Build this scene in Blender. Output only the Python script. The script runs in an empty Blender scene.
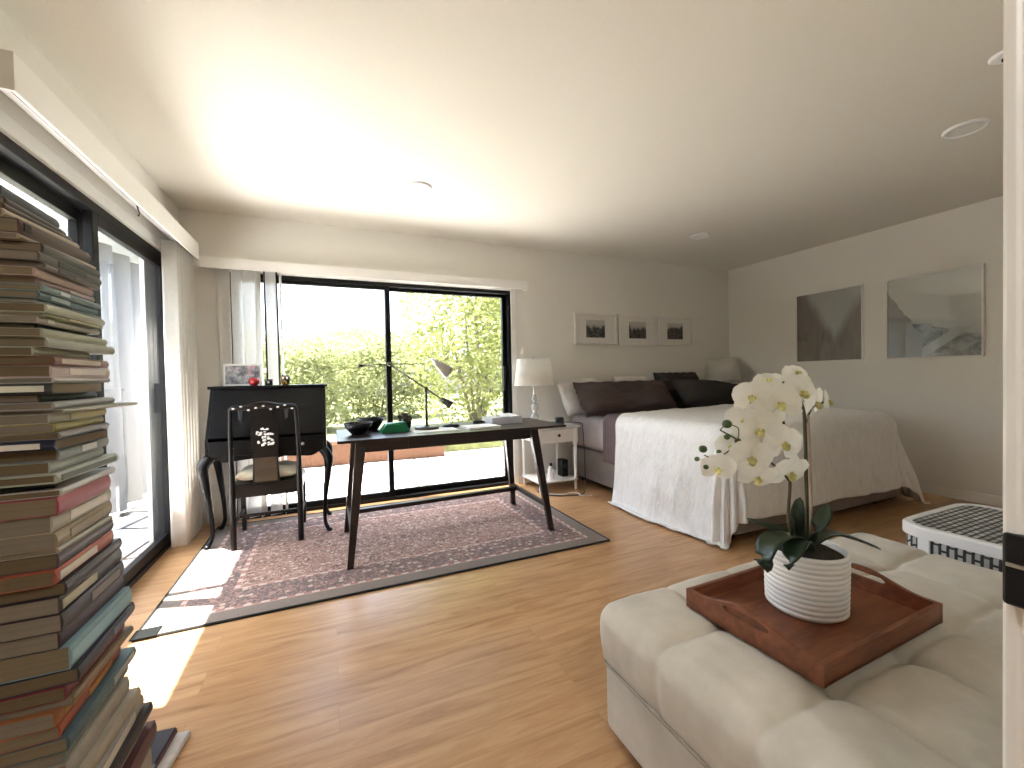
import bpy, bmesh, math, random
from mathutils import Vector, Matrix, noise
random.seed(7)
PI = math.pi
scene = bpy.context.scene
COL = scene.collection

# ------------------------------------------------------------------ helpers
def link(o, parent=None):
    COL.objects.link(o)
    if parent is not None: o.parent = parent
    return o
def tag(o, label=None, cat=None, group=None, kind=None):
    if label: o['label'] = label
    if cat: o['category'] = cat
    if group: o['group'] = group
    if kind: o['kind'] = kind
    return o
def thing(name, label, cat, loc=(0, 0, 0), rz=0.0, group=None, kind=None):
    o = bpy.data.objects.new(name, None)
    o.empty_display_size = 0.05
    o.location = loc; o.rotation_euler = (0, 0, rz)
    link(o); return tag(o, label, cat, group, kind)
def obj(name, bm, m, parent=None, smooth=False, label=None):
    bmesh.ops.recalc_face_normals(bm, faces=bm.faces)
    me = bpy.data.meshes.new(name)
    bm.to_mesh(me); bm.free()
    if smooth:
        for p in me.polygons: p.use_smooth = True
    me.materials.append(m)
    o = bpy.data.objects.new(name, me)
    link(o, parent)
    if label: o['label'] = label
    return o
def autosmooth(o, ang=35):
    # sharp edges by angle, smooth elsewhere
    me = o.data
    bm = bmesh.new(); bm.from_mesh(me)
    for e in bm.edges:
        if len(e.link_faces) == 2 and e.calc_face_angle(0) > math.radians(ang): e.smooth = False
    for f in bm.faces: f.smooth = True
    bm.to_mesh(me); bm.free(); return o
def B(): return bmesh.new()
def box(bm, x0, x1, y0, y1, z0, z1, bev=0.0, seg=2, M=None):
    t = bmesh.new()
    bmesh.ops.create_cube(t, size=1)
    for v in t.verts:
        v.co = Vector(((x0+x1)/2 + v.co.x*(x1-x0), (y0+y1)/2 + v.co.y*(y1-y0), (z0+z1)/2 + v.co.z*(z1-z0)))
    if bev > 0: bmesh.ops.bevel(t, geom=t.edges[:], offset=bev, segments=seg, affect='EDGES', profile=0.5)
    if M is not None: bmesh.ops.transform(t, matrix=M, verts=t.verts)
    merge(bm, t); return bm
def merge(bm, t):
    me = bpy.data.meshes.new('tmp'); t.to_mesh(me); t.free()
    bm.from_mesh(me); bpy.data.meshes.remove(me)
def prism(bm, pts, axis, a0, a1, bev=0.0):
    """extrude a 2-D polygon along an axis; pts in the two other axes order"""
    t = bmesh.new()
    def mk(p, a):
        return {'X': (a, p[0], p[1]), 'Y': (p[0], a, p[1]), 'Z': (p[0], p[1], a)}[axis]
    lo = [t.verts.new(mk(p, a0)) for p in pts]; hi = [t.verts.new(mk(p, a1)) for p in pts]
    t.faces.new(lo); t.faces.new(hi[::-1])
    n = len(pts)
    for i in range(n): t.faces.new((lo[i], lo[(i+1) % n], hi[(i+1) % n], hi[i]))
    bmesh.ops.recalc_face_normals(t, faces=t.faces)
    if bev > 0: bmesh.ops.bevel(t, geom=t.edges[:], offset=bev, segments=2, affect='EDGES', profile=0.5)
    merge(bm, t); return bm
def lathe(bm, prof, c=(0, 0, 0), n=32, sx=1.0, sy=1.0, M=None):
    t = bmesh.new(); rings = []
    for r, z in prof:
        if r < 1e-6: rings.append([t.verts.new((c[0], c[1], c[2]+z))])
        else: rings.append([t.verts.new((c[0]+r*sx*math.cos(2*PI*i/n), c[1]+r*sy*math.sin(2*PI*i/n), c[2]+z)) for i in range(n)])
    for a, b in zip(rings, rings[1:]):
        for i in range(n):
            j = (i+1) % n
            if len(a) == 1 and len(b) == 1: continue
            if len(a) == 1: t.faces.new((a[0], b[i], b[j]))
            elif len(b) == 1: t.faces.new((a[i], a[j], b[0]))
            else: t.faces.new((a[i], a[j], b[j], b[i]))
    if M is not None: bmesh.ops.transform(t, matrix=M, verts=t.verts)
    merge(bm, t); return bm
def catmull(pts, sub=6):
    P = [Vector(p) for p in pts]
    if len(P) < 3: return P
    out = []
    for i in range(len(P)-1):
        p0 = P[max(i-1, 0)]; p1 = P[i]; p2 = P[i+1]; p3 = P[min(i+2, len(P)-1)]
        for k in range(sub):
            t = k/sub
            out.append(0.5*((2*p1)+(-p0+p2)*t+(2*p0-5*p1+4*p2-p3)*t*t+(-p0+3*p1-3*p2+p3)*t**3))
    out.append(P[-1]); return out
def tube(bm, pts, rad, n=8, sub=0, sq=1.0):
    """tube through points, radius a number or one per (resampled) point"""
    P = catmull(pts, sub) if sub else [Vector(p) for p in pts]
    m = len(P)
    if isinstance(rad, (list, tuple)):
        k = len(rad)-1
        R = []
        for i in range(m):
            f = i/(m-1)*k; a = min(int(f), k-1); R.append(rad[a]+(rad[a+1]-rad[a])*(f-a))
    else: R = [rad]*m
    t = bmesh.new(); rings = []; up = None
    for i in range(m):
        d = (P[min(i+1, m-1)]-P[max(i-1, 0)])
        if d.length < 1e-9: d = Vector((0, 0, 1))
        d.normalize()
        if up is None:
            up = d.orthogonal().normalized()
        else:
            up = (up - d*up.dot(d)).normalized()
        s = d.cross(up)
        rings.append([t.verts.new(P[i]+R[i]*(up*math.cos(2*PI*j/n)+s*math.sin(2*PI*j/n)*sq)) for j in range(n)])
    for a, b in zip(rings, rings[1:]):
        for j in range(n): t.faces.new((a[j], a[(j+1) % n], b[(j+1) % n], b[j]))
    t.faces.new(rings[0][::-1]); t.faces.new(rings[-1])
    merge(bm, t); return bm
def bar(bm, a, b, w, d, w2=None, d2=None, bev=0.0):
    """square bar from a to b tapering from w x d to w2 x d2 (w along X, d along Y)"""
    w2 = w if w2 is None else w2; d2 = d if d2 is None else d2
    t = bmesh.new(); a = Vector(a); b = Vector(b)
    def ring(c, w, d): return [t.verts.new(c+Vector((sx*w/2, sy*d/2, 0))) for sx, sy in ((-1, -1), (1, -1), (1, 1), (-1, 1))]
    ra, rb = ring(a, w, d), ring(b, w2, d2)
    t.faces.new(ra[::-1]); t.faces.new(rb)
    for i in range(4): t.faces.new((ra[i], ra[(i+1) % 4], rb[(i+1) % 4], rb[i]))
    bmesh.ops.recalc_face_normals(t, faces=t.faces)
    if bev: bmesh.ops.bevel(t, geom=t.edges[:], offset=bev, segments=2, affect='EDGES', profile=0.5)
    merge(bm, t); return bm
def ellipsoid(bm, c, r, M=None, seg=16):
    t = bmesh.new()
    bmesh.ops.create_uvsphere(t, u_segments=seg, v_segments=max(6, seg//2), radius=1)
    for v in t.verts: v.co = Vector((v.co.x*r[0], v.co.y*r[1], v.co.z*r[2]))
    if M is not None: bmesh.ops.transform(t, matrix=M, verts=t.verts)
    bmesh.ops.translate(t, vec=Vector(c), verts=t.verts)
    merge(bm, t); return bm
def dup(root, label=None, loc=None, rz=None):
    r = root.copy(); link(r)
    if loc is not None: r.location = loc
    if rz is not None: r.rotation_euler = (0, 0, rz)
    if label: r['label'] = label
    for ch in list(root.children):
        c = ch.copy(); link(c, r)
        for g in list(ch.children):
            d = g.copy(); link(d, c)
    return r

# ------------------------------------------------------------------ materials
class NT:
    def __init__(s, name):
        s.m = bpy.data.materials.new(name); s.m.use_nodes = True
        s.nt = s.m.node_tree; s.nt.nodes.clear()
        s.out = s.nt.nodes.new('ShaderNodeOutputMaterial')
    def n(s, t, **k):
        nd = s.nt.nodes.new(t)
        for a, v in k.items():
            if a.startswith('i_'):
                key = a[2:].replace('_', ' ')
                nd.inputs[key].default_value = v
            else: setattr(nd, a, v)
        return nd
    def l(s, a, b): s.nt.links.new(a, b)
    def ramp(s, fac, stops):
        r = s.n('ShaderNodeValToRGB'); e = r.color_ramp.elements
        while len(e) < len(stops): e.new(0.5)
        for i, (p, c) in enumerate(stops):
            e[i].position = p; e[i].color = (c[0], c[1], c[2], 1)
        s.l(fac, r.inputs['Fac']); return r.outputs['Color']
    def mix(s, f, a, b, mode='MIX'):
        m = s.n('ShaderNodeMix', data_type='RGBA', blend_type=mode)
        for sock, v in ((m.inputs[0], f), (m.inputs[6], a), (m.inputs[7], b)):
            if hasattr(v, 'is_linked'): s.l(v, sock)
            elif isinstance(v, (int, float)): sock.default_value = v
            else: sock.default_value = (v[0], v[1], v[2], 1)
        return m.outputs[2]
    def math(s, op, a, b=None, c=None):
        m = s.n('ShaderNodeMath', operation=op)
        for i, v in enumerate((a, b, c)):
            if v is None: continue
            if hasattr(v, 'is_linked'): s.l(v, m.inputs[i])
            else: m.inputs[i].default_value = v
        return m.outputs[0]
    def coords(s, scale=(1, 1, 1), kind='Object', rot=(0, 0, 0)):
        tc = s.n('ShaderNodeTexCoord'); mp = s.n('ShaderNodeMapping')
        mp.inputs['Scale'].default_value = scale; mp.inputs['Rotation'].default_value = rot
        s.l(tc.outputs[kind], mp.inputs['Vector']); return mp.outputs['Vector']
    def noise(s, vec, scale, detail=4, rough=0.5, dist=0.0):
        n = s.n('ShaderNodeTexNoise'); s.l(vec, n.inputs['Vector'])
        n.inputs['Scale'].default_value = scale; n.inputs['Detail'].default_value = detail
        n.inputs['Roughness'].default_value = rough; n.inputs['Distortion'].default_value = dist
        return n.outputs['Fac']
    def bsdf(s, color, rough=0.5, metal=0.0, bump=None, bstr=0.2, bdist=0.01, spec=0.5, **k):
        b = s.n('ShaderNodeBsdfPrincipled')
        if hasattr(color, 'is_linked'): s.l(color, b.inputs['Base Color'])
        else: b.inputs['Base Color'].default_value = (color[0], color[1], color[2], 1)
        if hasattr(rough, 'is_linked'): s.l(rough, b.inputs['Roughness'])
        else: b.inputs['Roughness'].default_value = rough
        b.inputs['Metallic'].default_value = metal
        b.inputs['Specular IOR Level'].default_value = spec
        for a, v in k.items(): b.inputs[a.replace('_', ' ')].default_value = v
        if bump is not None:
            bp = s.n('ShaderNodeBump'); bp.inputs['Strength'].default_value = bstr; bp.inputs['Distance'].default_value = bdist
            s.l(bump, bp.inputs['Height']); s.l(bp.outputs['Normal'], b.inputs['Normal'])
        s.l(b.outputs[0], s.out.inputs['Surface']); return b
def simple(name, color, rough=0.5, metal=0.0, var=0.12, nscale=14, bstr=0.0, spec=0.5, **k):
    t = NT(name); v = t.coords()
    f = t.noise(v, nscale, 4)
    lo = tuple(c*(1-var) for c in color); hi = tuple(min(1, c*(1+var)) for c in color)
    c = t.ramp(f, [(0.3, lo), (0.7, hi)])
    t.bsdf(c, rough, metal, f if bstr else None, bstr, 0.005, spec, **k)
    return t.m
M = {}
M['wall'] = simple('wall_paint', (0.745, 0.725, 0.675), 0.75, var=0.015, nscale=60, bstr=0.06, spec=0.25)
M['ceiling'] = simple('ceiling_paint', (0.73, 0.70, 0.635), 0.85, var=0.012, nscale=80, bstr=0.08, spec=0.2)
M['trim'] = simple('white_gloss_trim', (0.80, 0.79, 0.76), 0.35, var=0.015)
M['black_frame'] = simple('black_aluminium', (0.006, 0.006, 0.007), 0.45, var=0.1, spec=0.2)
M['black_lacquer'] = simple('black_lacquer', (0.0035, 0.0035, 0.004), 0.35, var=0.25, nscale=8, spec=0.22)
M['dark_chair'] = simple('dark_lacquer', (0.006, 0.004, 0.0035), 0.35, var=0.25, nscale=8, spec=0.25)
M['black'] = simple('black_plastic', (0.006, 0.006, 0.007), 0.4, spec=0.3)
M['white_wood'] = simple('white_painted_wood', (0.80, 0.79, 0.77), 0.4, var=0.02)
M['white_plastic'] = simple('white_plastic', (0.83, 0.83, 0.84), 0.3, var=0.01)
M['metal_dark'] = simple('gunmetal', (0.10, 0.095, 0.085), 0.35, 0.8, var=0.1)
M['steel'] = simple('brushed_steel', (0.55, 0.55, 0.53), 0.3, 1.0, var=0.05)
M['paper'] = simple('paper', (0.78, 0.77, 0.74), 0.8, var=0.03)
M['green'] = simple('green_enamel', (0.004, 0.17, 0.06), 0.35, var=0.08)
M['red'] = simple('red_glaze', (0.45, 0.03, 0.03), 0.25, var=0.2)
M['leaf'] = simple('orchid_leaf', (0.012, 0.034, 0.015), 0.33, var=0.35, nscale=9)
M['stem'] = simple('orchid_stem', (0.055, 0.045, 0.018), 0.5, var=0.3)
M['stake'] = simple('cane_stake', (0.42, 0.32, 0.24), 0.6, var=0.2)
M['bud'] = simple('orchid_bud', (0.05, 0.09, 0.025), 0.45, var=0.4, nscale=40)
M['lip'] = simple('orchid_lip', (0.62, 0.58, 0.24), 0.5, var=0.3, nscale=60)
M['soil'] = simple('moss_soil', (0.035, 0.028, 0.02), 0.95, var=0.5, nscale=60, bstr=0.6)
M['brick'] = simple('planter_brick', (0.085, 0.034, 0.014), 0.85, var=0.2, nscale=20)
M['bark'] = simple('tree_bark', (0.16, 0.12, 0.08), 0.9, var=0.3, nscale=20, bstr=0.4)
M['roofwood'] = simple('painted_roof_board', (0.34, 0.37, 0.38), 0.7, var=0.06)
M['stucco'] = simple('outdoor_stucco', (0.30, 0.27, 0.22), 0.9, var=0.08, bstr=0.2)
M['cream_cushion'] = simple('cream_cotton', (0.55, 0.48, 0.36), 0.9, var=0.08, nscale=30)
M['ceramic'] = simple('white_ceramic', (0.80, 0.78, 0.75), 0.45, var=0.02)
M['clock'] = simple('dark_grey_plastic', (0.03, 0.03, 0.035), 0.4)
M['succulent'] = simple('dry_succulent', (0.10, 0.085, 0.06), 0.85, var=0.45, nscale=50)
M['mat_board'] = simple('picture_mat', (0.72, 0.70, 0.66), 0.8, var=0.015)
M['frame_white'] = simple('white_picture_frame', (0.74, 0.72, 0.68), 0.45, var=0.02)
M['seam'] = simple('ottoman_piping', (0.30, 0.26, 0.21), 0.9, var=0.1)

def shade_mat():
    t = NT('lamp_shade_linen'); v = t.coords((1, 1, 1))
    w = t.noise(v, 90, 2)
    c = t.ramp(w, [(0.3, (0.74, 0.71, 0.64)), (0.7, (0.82, 0.79, 0.72))])
    d = t.n('ShaderNodeBsdfDiffuse'); t.l(c, d.inputs['Color'])
    tr = t.n('ShaderNodeBsdfTranslucent'); t.l(c, tr.inputs['Color'])
    mx = t.n('ShaderNodeMixShader'); mx.inputs[0].default_value = 0.45
    t.l(d.outputs[0], mx.inputs[1]); t.l(tr.outputs[0], mx.inputs[2]); t.l(mx.outputs[0], t.out.inputs['Surface'])
    return t.m
M['shade'] = shade_mat()
def cloth_trans(name, col, tr_f, transp=0.0):
    t = NT(name); v = t.coords()
    f = t.noise(v, 40, 3)
    c = t.ramp(f, [(0.3, tuple(x*0.95 for x in col)), (0.7, col)])
    d = t.n('ShaderNodeBsdfDiffuse'); t.l(c, d.inputs['Color'])
    tr = t.n('ShaderNodeBsdfTranslucent'); t.l(c, tr.inputs['Color'])
    mx = t.n('ShaderNodeMixShader'); mx.inputs[0].default_value = tr_f
    t.l(d.outputs[0], mx.inputs[1]); t.l(tr.outputs[0], mx.inputs[2])
    o = mx.outputs[0]
    if transp:
        tp = t.n('ShaderNodeBsdfTransparent'); m2 = t.n('ShaderNodeMixShader'); m2.inputs[0].default_value = transp
        t.l(o, m2.inputs[1]); t.l(tp.outputs[0], m2.inputs[2]); o = m2.outputs[0]
    t.l(o, t.out.inputs['Surface']); return t.m
M['slat'] = cloth_trans('blind_slat_vinyl', (0.80, 0.78, 0.74), 0.3)
M['slat_sheer'] = cloth_trans('blind_slat_thin', (0.80, 0.79, 0.77), 0.4, 0.22)
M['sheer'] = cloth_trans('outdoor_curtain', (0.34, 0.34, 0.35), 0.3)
M['petal'] = cloth_trans('orchid_petal', (0.93, 0.925, 0.88), 0.30)
def glass_mat(name, tint=(1, 1, 1), f0=0.04):
    t = NT(name)
    tp = t.n('ShaderNodeBsdfTransparent'); tp.inputs['Color'].default_value = (*tint, 1)
    g = t.n('ShaderNodeBsdfGlossy'); g.inputs['Roughness'].default_value = 0.01
    ge = t.n('ShaderNodeNewGeometry'); dt = t.n('ShaderNodeVectorMath', operation='DOT_PRODUCT')
    t.l(ge.outputs['Normal'], dt.inputs[0]); t.l(ge.outputs['Incoming'], dt.inputs[1])
    k = t.math('SUBTRACT', 1.0, t.math('ABSOLUTE', dt.outputs['Value']))
    fr = t.math('MULTIPLY_ADD', t.math('POWER', k, 5.0), 0.95, f0)          # Schlick, the same from both sides
    mx = t.n('ShaderNodeMixShader'); t.l(fr, mx.inputs[0])
    t.l(tp.outputs[0], mx.inputs[1]); t.l(g.outputs[0], mx.inputs[2]); t.l(mx.outputs[0], t.out.inputs['Surface'])
    return t.m
M['glass'] = glass_mat('window_glass', (0.97, 0.985, 0.98))
def crystal():
    t = NT('crystal_glass'); b = t.bsdf((0.86, 0.88, 0.87), 0.06, 0.0)
    b.inputs['Transmission Weight'].default_value = 0.75; b.inputs['IOR'].default_value = 1.45
    return t.m
M['crystal'] = crystal()
def clear_plastic():
    t = NT('clear_plastic'); b = t.bsdf((0.80, 0.83, 0.90), 0.2, 0.0)
    b.inputs['Transmission Weight'].default_value = 0.35
    return t.m
M['clear'] = clear_plastic()

def floor_mat():
    t = NT('oak_laminate'); v = t.coords((1, 1, 1))
    br = t.n('ShaderNodeTexBrick'); t.l(v, br.inputs['Vector'])
    br.offset = 0.37; br.inputs['Scale'].default_value = 1.0
    br.inputs['Brick Width'].default_value = 1.25; br.inputs['Row Height'].default_value = 0.13
    br.inputs['Mortar Size'].default_value = 0.0012; br.inputs['Mortar Smooth'].default_value = 0.3
    br.inputs['Color1'].default_value = (0, 0, 0, 1); br.inputs['Color2'].default_value = (1, 1, 1, 1); br.inputs['Mortar'].default_value = (0.5, 0.5, 0.5, 1)
    # offset the grain of each plank
    add = t.n('ShaderNodeVectorMath', operation='MULTIPLY_ADD')
    t.l(br.outputs['Color'], add.inputs[0]); add.inputs[1].default_value = (3.1, 1.7, 0); t.l(v, add.inputs[2])
    mp = t.n('ShaderNodeMapping'); mp.inputs['Scale'].default_value = (1.6, 16, 1); t.l(add.outputs[0], mp.inputs['Vector'])
    g = t.noise(mp.outputs[0], 1.5, 7, 0.62, 0.9)
    c = t.ramp(g, [(0.22, (0.26, 0.125, 0.05)), (0.42, (0.45, 0.25, 0.115)), (0.58, (0.54, 0.325, 0.165)), (0.8, (0.60, 0.38, 0.205))])
    c = t.mix(0.10, c, t.mix(1.0, c, br.outputs['Color'], 'MULTIPLY'))
    c = t.mix(t.math('MULTIPLY', br.outputs['Fac'], 0.3), c, (0.2, 0.1, 0.045))
    rg = t.math('MULTIPLY_ADD', g, 0.12, 0.24)
    t.bsdf(c, rg, 0, g, 0.05, 0.003, 0.45); return t.m
M['floor'] = floor_mat()

def rug_mat(x0, x1, y0, y1):
    t = NT('persian_rug'); v = t.coords()
    sp = t.n('ShaderNodeSeparateXYZ'); t.l(v, sp.inputs[0])
    cx_, cy_, hx, hy = (x0+x1)/2, (y0+y1)/2, (x1-x0)/2, (y1-y0)/2
    ax = t.math('ABSOLUTE', t.math('SUBTRACT', sp.outputs[0], cx_)); ay = t.math('ABSOLUTE', t.math('SUBTRACT', sp.outputs[1], cy_))
    d = t.math('MINIMUM', t.math('SUBTRACT', hx, ax), t.math('SUBTRACT', hy, ay))     # distance from the edge
    vo = t.n('ShaderNodeTexVoronoi'); t.l(v, vo.inputs['Vector']); vo.inputs['Scale'].default_value = 19
    vo2 = t.n('ShaderNodeTexVoronoi', distance='MANHATTAN'); t.l(v, vo2.inputs['Vector']); vo2.inputs['Scale'].default_value = 34
    n1 = t.noise(v, 36, 5, 0.65, 1.5)
    n2 = t.noise(v, 5, 3)
    rose = t.mix(n2, (0.31, 0.18, 0.14), (0.38, 0.25, 0.205))
    field = t.mix(t.math('GREATER_THAN', n1, 0.56), rose, (0.15, 0.10, 0.09))
    field = t.mix(t.math('LESS_THAN', n1, 0.41), field, (0.54, 0.44, 0.37))
    field = t.mix(t.math('LESS_THAN', vo.outputs['Distance'], 0.20), field, (0.53, 0.41, 0.35))
    field = t.mix(t.math('LESS_THAN', vo2.outputs['Distance'], 0.22), field, (0.155, 0.125, 0.13))
    bord = t.mix(t.math('GREATER_THAN', n1, 0.53), (0.17, 0.13, 0.125), (0.37, 0.24, 0.205))
    bord = t.mix(t.math('LESS_THAN', vo.outputs['Distance'], 0.25), bord, (0.50, 0.39, 0.32))
    ck = t.n('ShaderNodeTexChecker'); t.l(v, ck.inputs['Vector']); ck.inputs['Scale'].default_value = 26
    guard = t.mix(ck.outputs['Fac'], (0.55, 0.44, 0.37), (0.37, 0.20, 0.175))
    outer = t.mix(n1, (0.17, 0.14, 0.12), (0.27, 0.225, 0.195))
    c = t.mix(t.math('LESS_THAN', d, 0.34), field, guard)
    c = t.mix(t.math('LESS_THAN', d, 0.315), c, bord)
    c = t.mix(t.math('LESS_THAN', d, 0.125), c, guard)
    c = t.mix(t.math('LESS_THAN', d, 0.10), c, outer)
    pile = t.noise(v, 380, 2)
    c = t.mix(0.25, c, t.mix(1.0, c, t.ramp(pile, [(0.3, (0.5, 0.5, 0.5)), (0.7, (1.3, 1.3, 1.3))]), 'MULTIPLY'))
    t.bsdf(c, 0.95, 0, pile, 0.5, 0.004, 0.1); return t.m

def wood_mat(name, dark, light, scale=(2, 22, 22), rough=0.35, rot=(0, 0, 0)):
    t = NT(name); v = t.coords(scale, 'Object', rot)
    g = t.noise(v, 1.6, 6, 0.6, 0.8)
    c = t.ramp(g, [(0.28, dark), (0.72, light)])
    t.bsdf(c, rough, 0, g, 0.06, 0.003, 0.45); return t.m
M['espresso'] = wood_mat('espresso_wood', (0.010, 0.005, 0.004), (0.026, 0.011, 0.008), rough=0.34)
M['tray'] = wood_mat('acacia_wood', (0.12, 0.036, 0.016), (0.28, 0.095, 0.042), (3, 18, 18), 0.42)

def ottoman_mat():
    t = NT('beige_suede'); v = t.coords()
    n = t.noise(v, 9, 5, 0.6); f = t.noise(v, 250, 2)
    c = t.ramp(n, [(0.3, (0.49, 0.455, 0.39)), (0.7, (0.595, 0.555, 0.48))])
    b = t.bsdf(c, 0.92, 0, f, 0.12, 0.002, 0.15)
    b.inputs['Sheen Weight'].default_value = 0.25; b.inputs['Sheen Roughness'].default_value = 0.4
    return t.m
M['ottoman'] = ottoman_mat()
def cover_mat():
    t = NT('white_crinkle_cotton'); v = t.coords((1, 1, 0.35))
    n = t.noise(v, 26, 5, 0.62, 0.6); n2 = t.noise(t.coords(), 5, 3)
    h = t.math('ADD', n, t.math('MULTIPLY', n2, 0.9))
    c = t.ramp(n, [(0.3, (0.74, 0.73, 0.725)), (0.6, (0.82, 0.81, 0.80))])
    t.bsdf(c, 0.95, 0, h, 0.55, 0.022, 0.1); return t.m
M['cover'] = cover_mat()
def fabric(name, col, scale=70, var=0.12, b=0.3):
    t = NT(name); v = t.coords()
    n = t.noise(v, scale, 3); n2 = t.noise(v, 6, 4)
    c = t.ramp(n2, [(0.3, tuple(x*(1-var) for x in col)), (0.7, tuple(x*(1+var) for x in col))])
    t.bsdf(c, 0.95, 0, t.math('ADD', t.math('MULTIPLY', n, 0.3), n2), b, 0.012, 0.1); return t.m
M['pillow_brown'] = fabric('taupe_pillow_cotton', (0.088, 0.068, 0.064))
M['pillow_dark'] = fabric('charcoal_pillow_cotton', (0.056, 0.051, 0.048))
M['pillow_white'] = fabric('white_pillow_cotton', (0.66, 0.65, 0.64))
M['skirt'] = fabric('grey_bed_base_fabric', (0.22, 0.195, 0.185), b=0.1)
M['sheet'] = fabric('grey_sheet', (0.40, 0.365, 0.37))
def blanket_mat():
    t = NT('mauve_striped_blanket'); v = t.coords()
    w = t.n('ShaderNodeTexWave', wave_type='BANDS', bands_direction='Y'); t.l(v, w.inputs['Vector'])
    w.inputs['Scale'].default_value = 12; w.inputs['Distortion'].default_value = 1
    c = t.ramp(w.outputs['Fac'], [(0.2, (0.10, 0.072, 0.078)), (0.8, (0.19, 0.145, 0.155))])
    t.bsdf(c, 0.95, 0, t.noise(v, 60, 3), 0.3, 0.01, 0.1); return t.m
M['blanket'] = blanket_mat()
def woven_mat():
    t = NT('black_white_weave'); v = t.coords()
    sp = t.n('ShaderNodeSeparateXYZ'); t.l(v, sp.inputs[0])
    cm = t.n('ShaderNodeCombineXYZ')
    t.l(t.math('ADD', sp.outputs[0], t.math('MULTIPLY', sp.outputs[2], 1.0)), cm.inputs[0]); t.l(sp.outputs[1], cm.inputs[1])
    br = t.n('ShaderNodeTexBrick'); t.l(cm.outputs[0], br.inputs['Vector'])
    br.offset = 0.5; br.inputs['Scale'].default_value = 1.0
    br.inputs['Brick Width'].default_value = 0.05; br.inputs['Row Height'].default_value = 0.026
    br.inputs['Mortar Size'].default_value = 0.0055; br.inputs['Mortar Smooth'].default_value = 0.1
    br.inputs['Color1'].default_value = (0.62, 0.63, 0.62, 1); br.inputs['Color2'].default_value = (0.36, 0.37, 0.37, 1); br.inputs['Mortar'].default_value = (0.03, 0.03, 0.03, 1)
    t.bsdf(br.outputs['Color'], 0.6, 0, br.outputs['Fac'], -0.5, 0.006); return t.m
M['woven'] = woven_mat()
def patio_mat():
    t = NT('patio_flagstone'); v = t.coords()
    vo = t.n('ShaderNodeTexVoronoi', feature='DISTANCE_TO_EDGE'); t.l(v, vo.inputs['Vector']); vo.inputs['Scale'].default_value = 1.9
    n = t.noise(v, 3, 6, 0.6); n3 = t.noise(v, 30, 4)
    c = t.ramp(n, [(0.3, (0.40, 0.385, 0.37)), (0.7, (0.58, 0.565, 0.55))])
    c = t.mix(t.math('LESS_THAN', vo.outputs['Distance'], t.math('MULTIPLY', n, 0.05)), c, (0.05, 0.042, 0.036))
    c = t.mix(t.math('MULTIPLY', t.math('GREATER_THAN', n3, 0.66), 0.8), c, (0.07, 0.06, 0.05))
    t.bsdf(c, 0.9, 0, n3, 0.2, 0.01, 0.2); return t.m
M['patio'] = patio_mat()
def leafmat(name, a, b):
    t = NT(name); v = t.coords()
    n = t.noise(v, 2.2, 4, 0.6)
    c = t.ramp(n, [(0.3, a), (0.7, b)])
    d = t.n('ShaderNodeBsdfDiffuse'); t.l(c, d.inputs['Color'])
    tr = t.n('ShaderNodeBsdfTranslucent'); t.l(c, tr.inputs['Color'])
    mx = t.n('ShaderNodeMixShader'); mx.inputs[0].default_value = 0.4
    t.l(d.outputs[0], mx.inputs[1]); t.l(tr.outputs[0], mx.inputs[2]); t.l(mx.outputs[0], t.out.inputs['Surface'])
    return t.m
M['foliage_a'] = leafmat('hedge_leaves', (0.15, 0.17, 0.08), (0.33, 0.34, 0.17))
M['foliage_b'] = leafmat('tree_leaves', (0.17, 0.20, 0.065), (0.36, 0.37, 0.15))
M['lawn'] = simple('sunny_lawn', (0.10, 0.105, 0.035), 0.95, var=0.3, nscale=8)
def photo_mat(name, seed, tones, ctr, size, soft=0.1, axis='X', lift=0.12):
    """a small landscape print: sky above a ragged ridge of noise"""
    t = NT(name); v = t.coords()
    sp = t.n('ShaderNodeSeparateXYZ'); t.l(v, sp.inputs[0])
    u = t.math('DIVIDE', t.math('SUBTRACT', sp.outputs[0 if axis == 'X' else 1], ctr[0]), size[0])
    w = t.math('DIVIDE', t.math('SUBTRACT', sp.outputs[2], ctr[1]), size[1])   # -.5 .. .5
    cm = t.n('ShaderNodeCombineXYZ'); t.l(u, cm.inputs[0]); cm.inputs[1].default_value = seed; 
    ridge = t.noise(cm.outputs[0], 2.6, 4, 0.55)
    cm2 = t.n('ShaderNodeCombineXYZ'); t.l(u, cm2.inputs[0]); t.l(w, cm2.inputs[1]); cm2.inputs[2].default_value = seed
    tex = t.noise(cm2.outputs[0], 9, 5, 0.6)
    h = t.math('SUBTRACT', t.math('MULTIPLY_ADD', t.math('SUBTRACT', ridge, 0.5), 1.5, lift), w)
    k = t.math('MULTIPLY_ADD', h, 1.0/soft, 0.5)
    k = t.n('ShaderNodeClamp'); t.l(t.math('MULTIPLY_ADD', h, 1.0/soft, 0.5), k.inputs[0])
    land = t.ramp(tex, [(0.38, tones[0]), (0.62, tones[1])])
    sky = t.ramp(t.math('ADD', t.math('MULTIPLY', tex, 0.3), t.math('ADD', w, 0.4)), [(0.2, tones[2]), (0.9, tones[3])])
    c = t.mix(k.outputs[0], sky, land)
    t.bsdf(c, 0.5, 0, None); return t.m

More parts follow.
